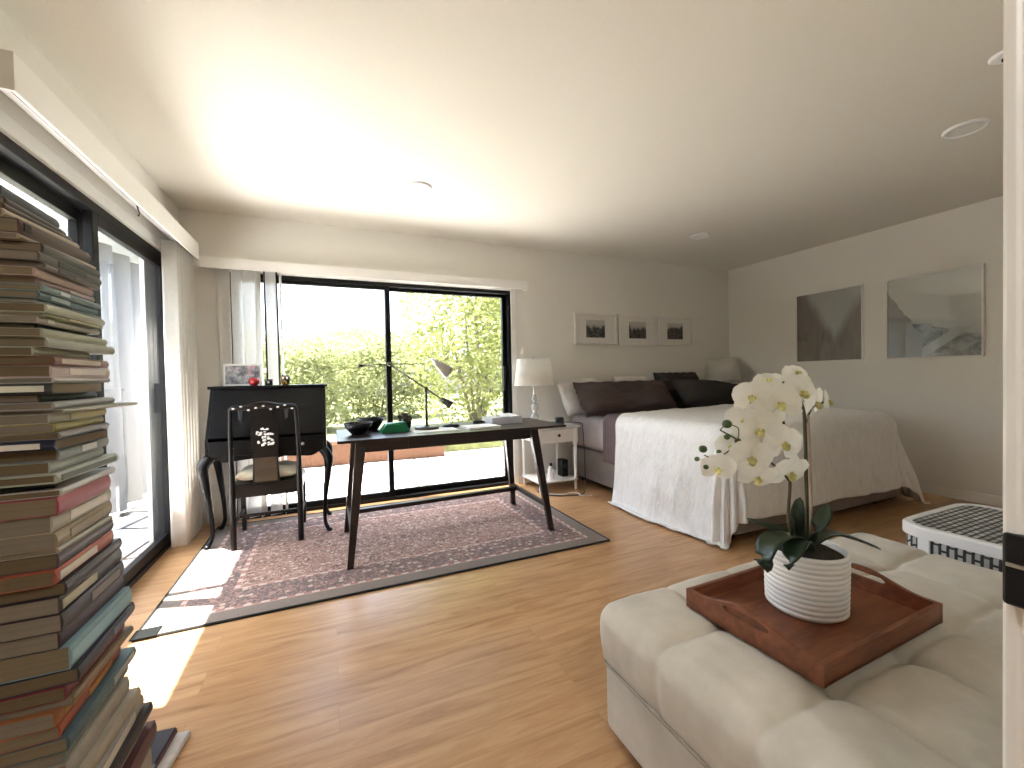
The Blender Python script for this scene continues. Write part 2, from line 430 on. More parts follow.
# ------------------------------------------------------------------ camera
CX, CY, F, HC = 512.0, 384.0, 420.0, 1.12
YAW, PITCH, ROLL = [math.radians(a) for a in (23.43, -1.04, -1.15)]
fw = Vector((math.sin(YAW)*math.cos(PITCH), math.cos(YAW)*math.cos(PITCH), math.sin(PITCH)))
rt = Vector((math.cos(YAW), -math.sin(YAW), 0)); up = rt.cross(fw)
r2 = rt*math.cos(ROLL)+up*math.sin(ROLL); u2 = -rt*math.sin(ROLL)+up*math.cos(ROLL)
camd = bpy.data.cameras.new('camera'); cam = bpy.data.objects.new('camera', camd); COL.objects.link(cam)
mat = Matrix((r2, u2, -fw)).transposed().to_4x4(); mat.translation = (0, 0, HC)
cam.matrix_world = mat
camd.sensor_width = 36; camd.lens = 36*F/1024; camd.clip_start = 0.02; camd.clip_end = 300
scene.camera = cam
def ray(x, y): return r2*((x-CX)/F) - u2*((y-CY)/F) + fw
def at_d(x, y, d): return Vector((0, 0, HC)) + ray(x, y)*d        # a point at view depth d

# ------------------------------------------------------------------ room shell
XL, XR, YB, YN, H = -1.03, 4.88, 3.98, 0.24, 2.46
def st(name, bm, m, label, parent=None):
    o = obj(name, bm, m, parent); return tag(o, label, 'room', kind='structure') if parent is None else o
bm = B(); box(bm, XL-0.15, XR+0.15, YN-0.12, YB+0.15, -0.12, 0.0)
st('floor', bm, M['floor'], 'warm oak plank floor of the whole room')
bm = B(); box(bm, XL-0.15, XR+0.15, YN-0.12, YB+0.15, H, H+0.12)
st('ceiling', bm, M['ceiling'], 'flat off white ceiling')
WX0, WX1, WZ = -0.73, 1.725, 2.0           # back window opening
bm = B()
box(bm, XL-0.15, WX0, YB, YB+0.15, 0, H); box(bm, WX1, XR+0.15, YB, YB+0.15, 0, H); box(bm, WX0, WX1, YB, YB+0.15, WZ, H)
st('wall_back', bm, M['wall'], 'off white back wall around the large window')
DY0, DY1 = 1.90, 3.67                      # sliding door opening in the left wall
bm = B()
box(bm, XL-0.15, XL, YN-0.12, DY0, 0, H); box(bm, XL-0.15, XL, DY1, YB, 0, H); box(bm, XL-0.15, XL, DY0, DY1, WZ+0.01, H)
st('wall_left', bm, M['wall'], 'off white left wall around the sliding glass door')
bm = B(); box(bm, XR, XR+0.15, YN-0.12, YB, 0, H)
st('wall_right', bm, M['wall'], 'off white right wall with two large pictures')
bm = B(); box(bm, 0.86, XR, YN-0.12, YN, 0, H); box(bm, XL, -0.36, YN-0.12, YN, 0, H); box(bm, -0.36, 0.86, YN-0.12, YN, 2.1, H)
st('wall_front', bm, M['wall'], 'near wall with the entry doorway')
# baseboards
def baseboard(bm, x0, x1, y0, y1):
    box(bm, x0, x1, y0, y1, 0, 0.085, 0.004)
bm = B(); baseboard(bm, XR-0.012, XR, YN, YB); st('baseboard_right', bm, M['trim'], 'white baseboard along the right wall')
bm = B(); baseboard(bm, WX1+0.06, XR-0.012, YB-0.012, YB); st('baseboard_back', bm, M['trim'], 'white baseboard behind the bed')

# hallway behind the doorway
bm = B(); box(bm, -1.3, 2.4, -2.6, YN-0.12, -0.12, 0); st('floor_hall', bm, M['floor'], 'oak floor of the hallway behind the doorway')
bm = B(); box(bm, -1.3, 2.4, -2.6, YN-0.12, H, H+0.1); st('ceiling_hall', bm, M['ceiling'], 'ceiling of the hallway behind the doorway')
bm = B(); box(bm, -1.3, -1.2, -2.6, YN-0.12, 0, H); box(bm, 2.3, 2.4, -2.6, YN-0.12, 0, H); box(bm, -1.2, 2.3, -2.6, -2.5, 0, H)
st('wall_hall', bm, M['wall'], 'white walls of the hallway behind the doorway')

t = thing('ceiling_light', 'added round fill light on the unseen hallway ceiling behind the doorway', 'ceiling light', (0.3, -0.9, H))  # fill lamp added out of view to brighten the jamb and foreground
bm = B(); lathe(bm, [(0.17, 0), (0.17, -0.03), (0.155, -0.03), (0.155, 0)], n=40); obj('trim_ring', bm, M['white_plastic'], t, True)
lm = NT('fill_lamp_diffuser'); em = lm.n('ShaderNodeEmission'); em.inputs['Strength'].default_value = 19.0; em.inputs['Color'].default_value = (1, 0.98, 0.95, 1); lm.l(em.outputs[0], lm.out.inputs['Surface'])
bm = B(); lathe(bm, [(0, -0.035), (0.10, -0.034), (0.154, -0.026), (0.154, -0.02), (0, -0.02)], n=40); obj('fill_diffuser', bm, lm.m, t, True)

# entry door jamb, close to the camera on the right
d = 0.515
p = at_d(1006, 384, d)
JX = p.x; JY = p.y
bm = B()
# stepped moulding profile (X, Y) extruded to the ceiling
prof = [(JX, JY), (JX+0.004, JY+0.004), (0.87, JY+0.004), (0.87, 0.12), (JX+0.022, 0.12), (JX+0.022, 0.142), (JX+0.012, 0.148), (JX+0.012, JY-0.04), (JX+0.004, JY-0.034), (JX+0.004, JY-0.012), (JX, JY-0.008)]
prism(bm, prof, 'Z', 0.0, 2.1, 0.0012)
jamb = obj('trim_1', bm, M['trim']); tag(jamb, 'white moulded door jamb at the right edge of the picture', 'trim', kind='structure')
# black latch on the jamb
zl0, zl1 = at_d(1000, 603, d).z, at_d(1000, 533, d).z
latch = thing('door_latch', 'black door latch on the white jamb at the right edge', 'latch', (JX, JY-0.03, zl0))
bm = B()
prism(bm, [(-0.006, 0.0), (-0.006, zl1-zl0), (0.05, zl1-zl0), (0.05, -0.004), (0.0, -0.004)], 'Y', -0.045, 0.032, 0.0035)
obj('latch_body', bm, M['black'], latch)
bm = B(); box(bm, -0.008, -0.0045, -0.04, 0.028, 0.046, 0.051, 0.001)  # pale strip drawn in as the highlight line across the black latch
obj('latch_highlight', bm, M['steel'], latch)

# ------------------------------------------------------------------ left sliding door
door = thing('door_1', 'black framed sliding glass door in the left wall', 'door', (XL, 0, 0), kind='structure')
def frame_rect(bm, x0, x1, y0, y1, z0, z1, w, wt=None, wb=None):
    wt = wt or w; wb = wb or w
    box(bm, x0, x1, y0, y0+w, z0, z1, 0.003); box(bm, x0, x1, y1-w, y1, z0, z1, 0.003)
    box(bm, x0, x1, y0+w, y1-w, z1-wt, z1, 0.003); box(bm, x0, x1, y0+w, y1-w, z0, z0+wb, 0.003)
bm = B(); frame_rect(bm, -0.115, 0.0, DY0, DY1, 0.0, WZ+0.01, 0.035, 0.045, 0.03)
box(bm, -0.05, -0.042, DY0, DY1, 0.03, 0.045); box(bm, -0.085, -0.078, DY0, DY1, 0.03, 0.045)
obj('door_frame', bm, M['black_frame'], door)
bm = B(); frame_rect(bm, -0.045, -0.008, 2.69, DY1-0.03, 0.035, WZ-0.03, 0.055, 0.06, 0.06); pn = obj('door_panel', bm, M['black_frame'], door)
bm = B(); box(bm, -0.028, -0.023, 2.74, DY1-0.08, 0.09, WZ-0.085); obj('pane', bm, M['glass'], pn)
bm = B(); frame_rect(bm, -0.10, -0.062, DY0+0.03, 2.745, 0.035, WZ-0.03, 0.055, 0.06, 0.06); pn = obj('door_panel', bm, M['black_frame'], door)
bm = B(); box(bm, -0.083, -0.078, DY0+0.085, 2.695, 0.09, WZ-0.085); obj('pane', bm, M['glass'], pn)
bm = B(); box(bm, -0.008, 0.022, 3.585, 3.61, 0.92, 1.12, 0.006); obj('door_handle', bm, M['black'], door)
# white head casing
bm = B(); box(bm, XL, XL+0.018, DY0-0.05, DY1+0.03, WZ+0.01, WZ+0.075, 0.004)
tag(obj('trim_2', bm, M['trim']), 'white casing above the sliding glass door', 'trim', kind='structure')

# ------------------------------------------------------------------ back window
win = thing('window_1', 'large black framed sliding window in the back wall', 'window', (0, YB, 0), kind='structure')
def frame_xz(bm, x0, x1, y0, y1, z0, z1, w, wt=None, wb=None):
    wt = wt or w; wb = wb or w
    box(bm, x0, x0+w, y0, y1, z0, z1, 0.003); box(bm, x1-w, x1, y0, y1, z0, z1, 0.003)
    box(bm, x0+w, x1-w, y0, y1, z1-wt, z1, 0.003); box(bm, x0+w, x1-w, y0, y1, z0, z0+wb, 0.003)
bm = B(); frame_xz(bm, WX0, WX1, 0.0, 0.11, 0.0, WZ, 0.03, 0.035, 0.03)
obj('window_frame', bm, M['black_frame'], win)
bm = B(); frame_xz(bm, 0.48, WX1-0.028, 0.055, 0.095, 0.03, WZ-0.03, 0.045, 0.035, 0.05); pn = obj('sash', bm, M['black_frame'], win)
bm = B(); box(bm, 0.52, WX1-0.07, 0.073, 0.078, 0.07, WZ-0.06); obj('pane', bm, M['glass'], pn)
bm = B(); frame_xz(bm, WX0+0.028, 0.525, 0.01, 0.05, 0.03, WZ-0.03, 0.045, 0.035, 0.05); pn = obj('sash', bm, M['black_frame'], win)
bm = B(); box(bm, WX0+0.07, 0.48, 0.028, 0.033, 0.07, WZ-0.06); obj('pane', bm, M['glass'], pn)
bm = B(); box(bm, 1.645, 1.672, 0.02, 0.056, 0.98, 1.22, 0.006); obj('window_handle', bm, M['black'], win)
bm = B(); box(bm, WX1, WX1+0.055, YB-0.014, YB, 0, WZ+0.05, 0.004); box(bm, WX0, WX1, YB-0.014, YB, WZ, WZ+0.05, 0.004)
tag(obj('trim_3', bm, M['trim']), 'white casing around the back window', 'trim', kind='structure')

# ------------------------------------------------------------------ blinds
VZ0, VZ1 = 2.045, 2.165
lb = thing('vertical_blind', 'white vertical blind with boxed valance gathered beside the sliding door', 'blind', (0, 0, 0))
bm = B(); box(bm, XL+0.003, -0.892, 1.842, YB-0.13, VZ1-0.012, VZ1); box(bm, -0.892, -0.88, 1.83, YB-0.13, VZ0, VZ1); box(bm, XL+0.003, -0.892, 1.83, 1.842, VZ0, VZ1)
obj('valance', bm, M['trim'], lb)
bm = B(); box(bm, -0.965, -0.925, 0.9, YB-0.14, 2.092, 2.122, 0.003); obj('head_rail', bm, M['white_plastic'], lb)
bm = B(); box(bm, -0.902, -0.8935, 1.86, 3.78, 2.052, 2.062); box(bm, -0.918, -0.912, 1.86, 3.78, 2.074, 2.084); obj('rail_slot', bm, M['black'], lb)
bm = B(); tube(bm, [(-0.91, 2.84, 2.092), (-0.912, 2.84, 2.055), (-0.905, 2.842, 2.025), (-0.912, 2.845, 2.01)], 0.004, 8, 4); obj('wand_hook', bm, M['metal_dark'], lb)
def slat(name, m, parent, x, y, ang, w=0.089, z0=0.03, z1=2.06):
    t = B(); n = 6; lo = []; hi = []
    for i in range(n+1):
        u = (i/n-0.5)*w; q = 0.006*(1-(2*i/n-1)**2)
        px = x+u*math.cos(ang)-q*math.sin(ang); py = y+u*math.sin(ang)+q*math.cos(ang)
        lo.append(t.verts.new((px, py, z0))); hi.append(t.verts.new((px, py, z1)))
    for i in range(n): t.faces.new((lo[i], lo[i+1], hi[i+1], hi[i]))
    o = obj(name, t, m, parent, True)
    md = o.modifiers.new('thick', 'SOLIDIFY'); md.thickness = 0.0012
    return o
for i in range(11):
    slat('slat', M['slat'], lb, -0.945+0.004*(i % 2), 3.44+0.034*i, math.radians(12 if i == 0 else 8+3*(i % 3)))
bb = thing('vertical_blind', 'white vertical blind with long valance above the back window', 'blind', (0, 0, 0))
bm = B(); box(bm, -0.88, 1.853, YB-0.118, YB-0.003, 2.065, 2.077); box(bm, -0.88, 1.865, YB-0.13, YB-0.118, 1.995, 2.077); box(bm, 1.853, 1.865, YB-0.118, YB-0.003, 1.995, 2.077)
obj('valance', bm, M['trim'], bb)
bm = B(); box(bm, -0.86, 1.84, YB-0.085, YB-0.05, 2.03, 2.06, 0.003); obj('head_rail', bm, M['white_plastic'], bb)
for x, a, m in ((-0.745, 14, 'slat'), (-0.655, 40, 'slat_sheer'), (-0.575, 30, 'slat_sheer'), (-0.512, 70, 'slat'), (-0.425, 25, 'slat_sheer'), (-0.352, 84, 'slat')):
    slat('slat', M[m], bb, x, YB-0.068, math.radians(a), 0.089, 0.03, 2.04)
for x, z in ((-0.462, 0.95), (-0.375, 1.0)):
    bm = B(); tube(bm, [(x, YB-0.105, 2.035), (x+0.004, YB-0.107, z)], 0.0065, 8); obj('wand', bm, M['black'], bb, True, label='thin dark blind wand')

# ------------------------------------------------------------------ ceiling fixtures
def downlight(x, y, label, r=0.088):
    t = thing('ceiling_light', label, 'ceiling light', (x, y, H))
    bm = B(); lathe(bm, [(r, 0), (r, -0.006), (r*0.93, -0.014), (r*0.80, -0.014), (r*0.78, -0.006), (r*0.78, 0.0)], n=40); obj('trim_ring', bm, M['white_plastic'], t, True)
    bm = B(); lathe(bm, [(0, -0.009), (r*0.79, -0.009), (r*0.79, -0.004), (0, -0.004)], n=40); obj('lens', bm, M['paper'], t)
    return t
downlight(0.61, 2.97, 'round ceiling light in the bright patch above the desk')
downlight(3.36, 3.05, 'small round ceiling light above the bed, nearest the back right corner')
downlight(3.30, 1.16, 'round ceiling light near the right wall pictures', 0.095)
t = thing('smoke_detector', 'round white ceiling detector with black sensor beside the door jamb', 'detector', (2.70, 0.825, H))
bm = B(); lathe(bm, [(0.05, 0), (0.05, -0.008), (0.042, -0.014), (0.02, -0.016), (0, -0.016)], n=36); obj('detector_body', bm, M['white_plastic'], t, True)
bm = B(); lathe(bm, [(0.0, -0.026), (0.011, -0.025), (0.012, -0.016), (0.012, -0.01)], n=16); obj('sensor', bm, M['black'], t, True)

# ------------------------------------------------------------------ rug
RX0, RX1, RY0, RY1 = -0.815, 1.695, 2.32, 3.86
rug = thing('rug', 'dusty rose patterned oriental rug under the desk', 'rug', (0, 0, 0))
bm = B(); t = bmesh.new()
bmesh.ops.create_grid(t, x_segments=60, y_segments=40, size=0.5)
for v in t.verts: v.co = Vector(((RX0+RX1)/2+v.co.x*(RX1-RX0), (RY0+RY1)/2+v.co.y*(RY1-RY0), 0.009+0.0012*noise.noise(v.co*9)))
ex = bmesh.ops.extrude_face_region(t, geom=t.faces[:])
for v in [g for g in ex['geom'] if isinstance(g, bmesh.types.BMVert)]: v.co.z = 0.001
merge(bm, t)
obj('rug_pile', bm, rug_mat(RX0, RX1, RY0, RY1), rug)
bm = B()
for a, b in (((RX0, RY0), (RX1, RY0)), ((RX0, RY0), (RX0, RY1)), ((RX1, RY0), (RX1, RY1)), ((RX0, RY1), (RX1, RY1))):
    tube(bm, [(a[0], a[1], 0.006), (b[0], b[1], 0.006)], 0.007, 8)
obj('binding', bm, simple('rug_binding', (0.012, 0.011, 0.01), 0.9), rug)
bm = B(); box(bm, RX0-0.01, RX0+0.085, RY0-0.012, RY0+0.07, 0.0095, 0.014, 0.001); obj('corner_patch', bm, simple('rug_corner_grip', (0.006, 0.0065, 0.006), 0.9, spec=0.1), rug, label='dark corner grip of the rug')

# ------------------------------------------------------------------ writing desk
DZ = 0.757
desk = thing('writing_desk', 'long dark espresso wood desk with splayed legs on the rug', 'desk', (0, 0, 0))
DX0, DX1, DYf, DYb = 0.03, 1.585, 2.67, 3.30
bm = B(); box(bm, DX0, DX1, DYf, DYb, DZ-0.018, DZ, 0.003); obj('tabletop', bm, M['espresso'], desk)
bm = B()
box(bm, 0.17, 1.36, DYf+0.06, DYf+0.078, DZ-0.088, DZ-0.018, 0.002); box(bm, 0.17, 1.36, DYb-0.08, DYb-0.062, DZ-0.088, DZ-0.018, 0.002)
box(bm, 0.165, 0.183, DYf+0.07, DYb-0.07, DZ-0.088, DZ-0.018, 0.002); box(bm, 1.347, 1.365, DYf+0.07, DYb-0.07, DZ-0.088, DZ-0.018, 0.002)
obj('apron', bm, M['espresso'], desk)
bm = B(); box(bm, 0.45, 1.08, DYf+0.052, DYf+0.062, DZ-0.082, DZ-0.024, 0.002); obj('drawer_front', bm, M['espresso'], desk)
RZ = 0.011
LEG = {}
for k, (fx, fy, tx, ty) in {'fl': (0.082, 2.63, 0.165, DYf+0.06), 'fr': (1.435, 2.655, 1.34, DYf+0.06), 'bl': (0.085, 3.285, 0.165, DYb-0.07), 'br': (1.435, 3.335, 1.345, DYb-0.07)}.items():
    bm = B(); bar(bm, (fx, fy, RZ), (tx, ty, DZ-0.018), 0.036, 0.034, 0.062, 0.05, 0.004); obj('leg', bm, M['espresso'], desk)
    LEG[k] = lambda z, fx=fx, fy=fy, tx=tx, ty=ty: (fx+(tx-fx)*(z-RZ)/(DZ-0.03), fy+(ty-fy)*(z-RZ)/(DZ-0.03), z)
def rail(bm, a, b, w, h):
    a = Vector(a); b = Vector(b); dd = (b-a); L = dd.length; ang = math.atan2(dd.y, dd.x)
    box(bm, 0, L, -w/2, w/2, -h/2, h/2, 0.003, M=Matrix.Translation(a) @ Matrix.Rotation(ang, 4, 'Z'))
SZ = 0.19
bm = B(); rail(bm, LEG['fl'](SZ), LEG['bl'](SZ), 0.03, 0.03); obj('side_stretcher', bm, M['espresso'], desk)
bm = B(); rail(bm, LEG['fr'](SZ), LEG['br'](SZ), 0.03, 0.03); obj('side_stretcher', bm, M['espresso'], desk)
bm = B(); a = LEG['bl'](SZ); b = LEG['br'](SZ); rail(bm, (a[0], a[1]-0.12, SZ), (b[0], b[1]-0.12, SZ), 0.045, 0.03); obj('long_stretcher', bm, M['espresso'], desk)

# things on the desk
def bowl(x, y, r, h, label, rz=0):
    t = thing('bowl', label, 'bowl', (x, y, DZ), rz, 'black bowls on the desk')
    bm = B()
    lathe(bm, [(0, 0.0), (r*0.45, 0.0), (r*0.62, h*0.25), (r*0.84, h*0.6), (r, h), (r*0.96, h), (r*0.78, h*0.6), (r*0.55, h*0.28), (r*0.3, h*0.12), (0, h*0.1)], n=36); obj('bowl_body', bm, M['black'], t, True)
    bm = B(); lathe(bm, [(r*0.99, h-0.002), (r*1.03, h+0.001), (r*0.99, h+0.004), (r*0.95, h+0.001), (r*0.99, h-0.002)], n=36); obj('rim', bm, M['black'], t, True)
bowl(0.165, 2.97, 0.092, 0.072, 'black bowl at the left end of the desk, in front')
bowl(0.265, 3.17, 0.092, 0.078, 'black bowl behind the front one at the left end of the desk')
t = thing('storage_tin', 'green tin with sloped sides on the desk beside the black bowls', 'tin', (0.395, 2.965, DZ), math.radians(4))
bm = B(); prism(bm, [(-0.095, 0), (-0.062, 0.05), (0.075, 0.058), (0.095, 0.0)], 'Y', -0.05, 0.05, 0.004); obj('tin_body', bm, M['green'], t)
bm = B(); prism(bm, [(-0.062, 0.051), (-0.058, 0.058), (0.071, 0.066), (0.076, 0.059)], 'Y', -0.043, 0.043, 0.002); obj('tin_lid', bm, M['green'], t)
t = thing('potted_succulent', 'small gnarled dried succulent in dark pot behind the green tin', 'plant', (0.495, 3.12, DZ))
bm = B(); lathe(bm, [(0, 0), (0.038, 0), (0.05, 0.05), (0.046, 0.05), (0.04, 0.04), (0, 0.04)], n=20); obj('pot', bm, M['black'], t, True)
bm = B()
for i in range(46):
    a = random.uniform(0, 2*PI); el = random.uniform(0.1, 1.4); r = random.uniform(0.05, 0.078)
    p0 = Vector((math.cos(a)*0.015, math.sin(a)*0.015, 0.04)); p2 = Vector((math.cos(a)*math.cos(el)*r, math.sin(a)*math.cos(el)*r, 0.05+math.sin(el)*r*0.95))
    tube(bm, [p0, (p0+p2)/2+Vector((0, 0, 0.012)), p2], [0.005, 0.013, 0.004], 6, 3)
obj('succulent_leaves', bm, M['succulent'], t, True)
# balance-arm lamp
LX, LY = 0.625, 2.98
lamp = thing('desk_lamp', 'dark metal balance arm desk lamp with counterweights on the desk', 'lamp', (LX, LY, DZ))
bm = B(); lathe(bm, [(0, 0), (0.085, 0), (0.085, 0.014), (0.078, 0.02), (0.02, 0.022), (0.012, 0.032), (0, 0.032)], n=36); obj('lamp_base', bm, M['metal_dark'], lamp, True)
bm = B(); tube(bm, [(0, 0, 0.03), (0, 0, 0.285)], 0.009, 12); ellipsoid(bm, (0, 0, 0.288), (0.014, 0.014, 0.014)); obj('post', bm, M['metal_dark'], lamp, True)
def wp(x, y): # world point in the plane of the lamp arms
    r = ray(x, y); k = LY/r.y; q = Vector((0, 0, HC))+r*k; return q-Vector((LX, LY, DZ))
piv = wp(389, 364); cw = wp(446, 402); le = wp(360, 366); ae = wp(424, 364); hd = wp(437, 361)
bm = B(); tube(bm, [piv, cw], 0.0055, 10); obj('lower_arm', bm, M['metal_dark'], lamp, True)
def cone_between(bm, a, b, r0, r1, n=20, cap=True):
    tube(bm, [a, b], [r0, r1], n)
dv = (cw-piv).normalized()
bm = B(); cone_between(bm, cw-dv*0.045, cw+dv*0.04, 0.014, 0.03); obj('counterweight', bm, M['metal_dark'], lamp, True)
bm = B(); tube(bm, [le, piv, ae], 0.0042, 10); ellipsoid(bm, piv, (0.013, 0.013, 0.013)); obj('upper_arm', bm, M['metal_dark'], lamp, True)
bm = B(); cone_between(bm, le+Vector((-0.012, 0, 0)), le+Vector((0.02, 0, 0)), 0.015, 0.010); obj('counterweight', bm, M['metal_dark'], lamp, True)
a0 = wp(432, 359); a1 = wp(449, 373); ax = (a1-a0).normalized(); L = (a1-a0).length
rotm = Vector((0, 0, -1)).rotation_difference(ax).to_matrix().to_4x4(); rotm.translation = a0
bm = B(); lathe(bm, [(0.0, 0.0), (0.018, 0.0), (0.024, -L*0.3), (0.046, -L*0.85), (0.046, -L), (0.042, -L), (0.040, -L*0.85), (0.02, -L*0.32), (0.0, -L*0.3)], n=28, M=rotm)
obj('lamp_head', bm, M['steel'], lamp, True, label='satin metal cone shaped lamp head')
bm = B(); q = (ae+a0)/2
tube(bm, [ae, ae+Vector((0.004, 0, 0.035)), a0+Vector((-0.005, 0, 0.012)), a0], 0.0032, 8, 5); tube(bm, [ae, ae+Vector((0.01, 0, -0.045)), a0+ax*L*0.35], 0.0032, 8, 5)
obj('head_bracket', bm, M['steel'], lamp, True)
t = thing('paperweight', 'flat black disc shaped paperweight on the desk right of the lamp base', 'disc', (0.81, 3.02, DZ))
bm = B(); lathe(bm, [(0, 0), (0.062, 0), (0.066, 0.008), (0.05, 0.02), (0, 0.022)], n=30, sy=0.8); obj('disc_body', bm, M['black'], t, True)
bm = B(); lathe(bm, [(0, 0.026), (0.012, 0.025), (0.014, 0.02), (0.014, 0.018)], n=16); obj('button', bm, M['metal_dark'], t, True)
def sheet(x, y, w, h, rz, z, label, cat='paper', n=1):
    t = B(); box(t, -w/2, w/2, -h/2, h/2, 0, 0.003*n)
    o = obj('paper_sheet' if n == 1 else 'notepad', t, M['paper']); o.location = (x, y, z); o.rotation_euler = (0, 0, rz); return tag(o, label, cat)
sheet(0.66, 2.90, 0.30, 0.21, 0.03, DZ, 'loose white paper sheets lying in front of the desk lamp', n=1)
sheet(0.99, 2.88, 0.24, 0.19, 0.08, DZ, 'white writing pad on the desk right of the lamp', 'notepad', 4)
t = thing('stapler', 'small black stapler lying on the desk beside the white pad', 'stapler', (1.05, 3.08, DZ), math.radians(20))
bm = B(); box(bm, -0.055, 0.055, -0.014, 0.014, 0, 0.009, 0.003); obj('stapler_base', bm, M['black'], t)
bm = B(); prism(bm, [(-0.055, 0.011), (-0.05, 0.03), (0.04, 0.022), (0.055, 0.011)], 'Y', -0.012, 0.012, 0.003); obj('stapler_arm', bm, M['black'], t)
t = thing('organizer_box', 'translucent plastic organizer with papers at the right end of the desk', 'box', (1.235, 3.06, DZ), math.radians(5))
bm = B(); w, dd, hh = 0.13, 0.09, 0.052
for (x0, x1, y0, y1, z0, z1) in ((-w, w, -dd, dd, 0, 0.004), (-w, -w+0.004, -dd, dd, 0.004, hh), (w-0.004, w, -dd, dd, 0.004, hh), (-w+0.004, w-0.004, -dd, -dd+0.004, 0.004, hh), (-w+0.004, w-0.004, dd-0.004, dd, 0.004, hh), (-0.02, -0.016, -dd, dd, 0.004, hh*0.9)): box(bm, x0, x1, y0, y1, z0, z1)
obj('organizer_tray', bm, M['clear'], t)
for i, (cx_, cy_, rz, z) in enumerate(((-0.07, 0.0, 0.1, 0.03), (0.05, 0.01, -0.15, 0.035), (0.06, -0.02, 0.3, 0.05))):
    tb = B(); box(tb, -0.045, 0.045, -0.06, 0.06, 0, 0.012, M=Matrix.Rotation(rz, 4, 'Z') @ Matrix.Rotation(0.12, 4, 'X'))
    o = obj('card_pack', tb, M['paper']); o.location = (1.235+cx_, 3.06+cy_, DZ+z)
    tag(o, ['white card pack on the left inside the plastic organizer', 'white card pack low on the right inside the plastic organizer', 'topmost white card pack tilted in the plastic organizer'][i], 'cards', 'card packs in the organizer')

# ------------------------------------------------------------------ secretary desk
sec = thing('secretary_desk', 'black lacquer slant front secretary desk with curved legs by the window', 'desk', (0, 0, 0))
SX0, SX1 = -0.775, -0.035
sb = [(3.78, 0.60), (3.78, 1.07), (3.56, 1.07), (3.37, 0.72), (3.37, 0.60)]
bm = B(); prism(bm, sb, 'X', SX0, SX0+0.018, 0.002); prism(bm, sb, 'X', SX1-0.018, SX1, 0.002); box(bm, SX0, SX1, 3.768, 3.78, 0.60, 1.07); box(bm, SX0+0.01, SX1-0.01, 3.38, 3.77, 0.60, 0.614); box(bm, SX0+0.01, SX1-0.01, 3.50, 3.77, 0.74, 0.754)
for x in (-0.55, -0.26): box(bm, x, x+0.008, 3.56, 3.77, 0.754, 0.90)
obj('case', bm, M['black_lacquer'], sec)
bm = B(); box(bm, SX0-0.015, SX1+0.015, 3.545, 3.79, 1.07, 1.09, 0.004); obj('top', bm, M['black_lacquer'], sec)
bm = B(); prism(bm, [(3.555, 1.068), (3.568, 1.064), (3.392, 0.738), (3.378, 0.742)], 'X', SX0+0.02, SX1-0.02, 0.002); obj('slant_lid', bm, M['black_lacquer'], sec)
bm = B(); box(bm, SX0+0.02, SX1-0.02, 3.366, 3.384, 0.616, 0.72, 0.003); dr = obj('drawer', bm, M['black_lacquer'], sec)
for x in (-0.62, -0.19):
    bm = B(); lathe(bm, [(0, 0.022), (0.009, 0.02), (0.011, 0.012), (0.005, 0.006), (0.006, 0)], n=14, M=Matrix.Translation((x, 3.366, 0.668)) @ Matrix.Rotation(PI/2, 4, 'X')); obj('knob', bm, M['steel'], dr, True)
bm = B()
prism(bm, [(SX0+0.05, 0.60), (SX1-0.05, 0.60), (SX1-0.10, 0.575), (SX1-0.28, 0.588), (-0.405, 0.562), (SX0+0.28, 0.588), (SX0+0.10, 0.575)], 'Y', 3.375, 3.393, 0.0); obj('apron', bm, M['black_lacquer'], sec)
for (x, y, sx, sy) in ((SX0+0.02, 3.39, -1, -1), (SX1-0.02, 3.39, 1, -1), (SX0+0.02, 3.76, -1, 1), (SX1-0.02, 3.76, 1, 1)):
    q = 0.45 if sy > 0 else 1
    pts = [(x, y, 0.61), (x+sx*0.032, y+sy*0.024*q, 0.55), (x+sx*0.024, y+sy*0.018*q, 0.44), (x+sx*0.004, y+sy*0.004*q, 0.26), (x-sx*0.004, y-sy*0.002, 0.10), (x+sx*0.014, y+sy*0.014*q, 0.035), (x+sx*0.03, y+sy*0.026*q, 0.020)]
    bm = B(); tube(bm, pts, [0.034, 0.034, 0.024, 0.016, 0.012, 0.015, 0.009], 12, 5); ellipsoid(bm, (x+sx*0.024, y+sy*0.02*q, 0.022), (0.022, 0.022, 0.012), seg=12)
    obj('leg', bm, M['black_lacquer'], sec, True)
# on the secretary
TZ = 1.09
t = thing('framed_photo', 'small framed photo of grey and pink flowers on the secretary, leaning at window', 'picture', (-0.60, 3.70, TZ), math.radians(-4))
RX = Matrix.Rotation(math.radians(-9), 4, 'X')
bm = B(); w, hh = 0.125, 0.165
for (x0, x1, z0, z1) in ((-w, w, 0, 0.012), (-w, w, hh-0.012, hh), (-w, -w+0.012, 0.012, hh-0.012), (w-0.012, w, 0.012, hh-0.012)): box(bm, x0, x1, -0.008, 0.008, z0, z1, M=RX)
obj('frame', bm, M['frame_white'], t)
bm = B(); box(bm, -w+0.01, w-0.01, -0.004, 0.004, 0.01, hh-0.01, M=RX)
def postcard():
    t_ = NT('flower_photo'); v = t_.coords(); n = t_.noise(v, 16, 3, 0.6); n2 = t_.noise(v, 7, 2)
    c = t_.ramp(n, [(0.35, (0.06, 0.06, 0.07)), (0.5, (0.30, 0.29, 0.30)), (0.65, (0.62, 0.58, 0.58))]); c = t_.mix(t_.math('GREATER_THAN', n2, 0.56), c, (0.50, 0.25, 0.28))
    t_.bsdf(c, 0.4); return t_.m
obj('photo', bm, postcard(), t)
bm = B(); prism(bm, [(0.012, 0.0), (0.06, 0.0), (0.035, 0.11), (0.03, 0.11)], 'X', -0.02, 0.02); obj('easel_back', bm, M['black'], t)
t = thing('red_apple', 'red apple ornament on top of the black secretary desk', 'ornament', (-0.515, 3.61, TZ))
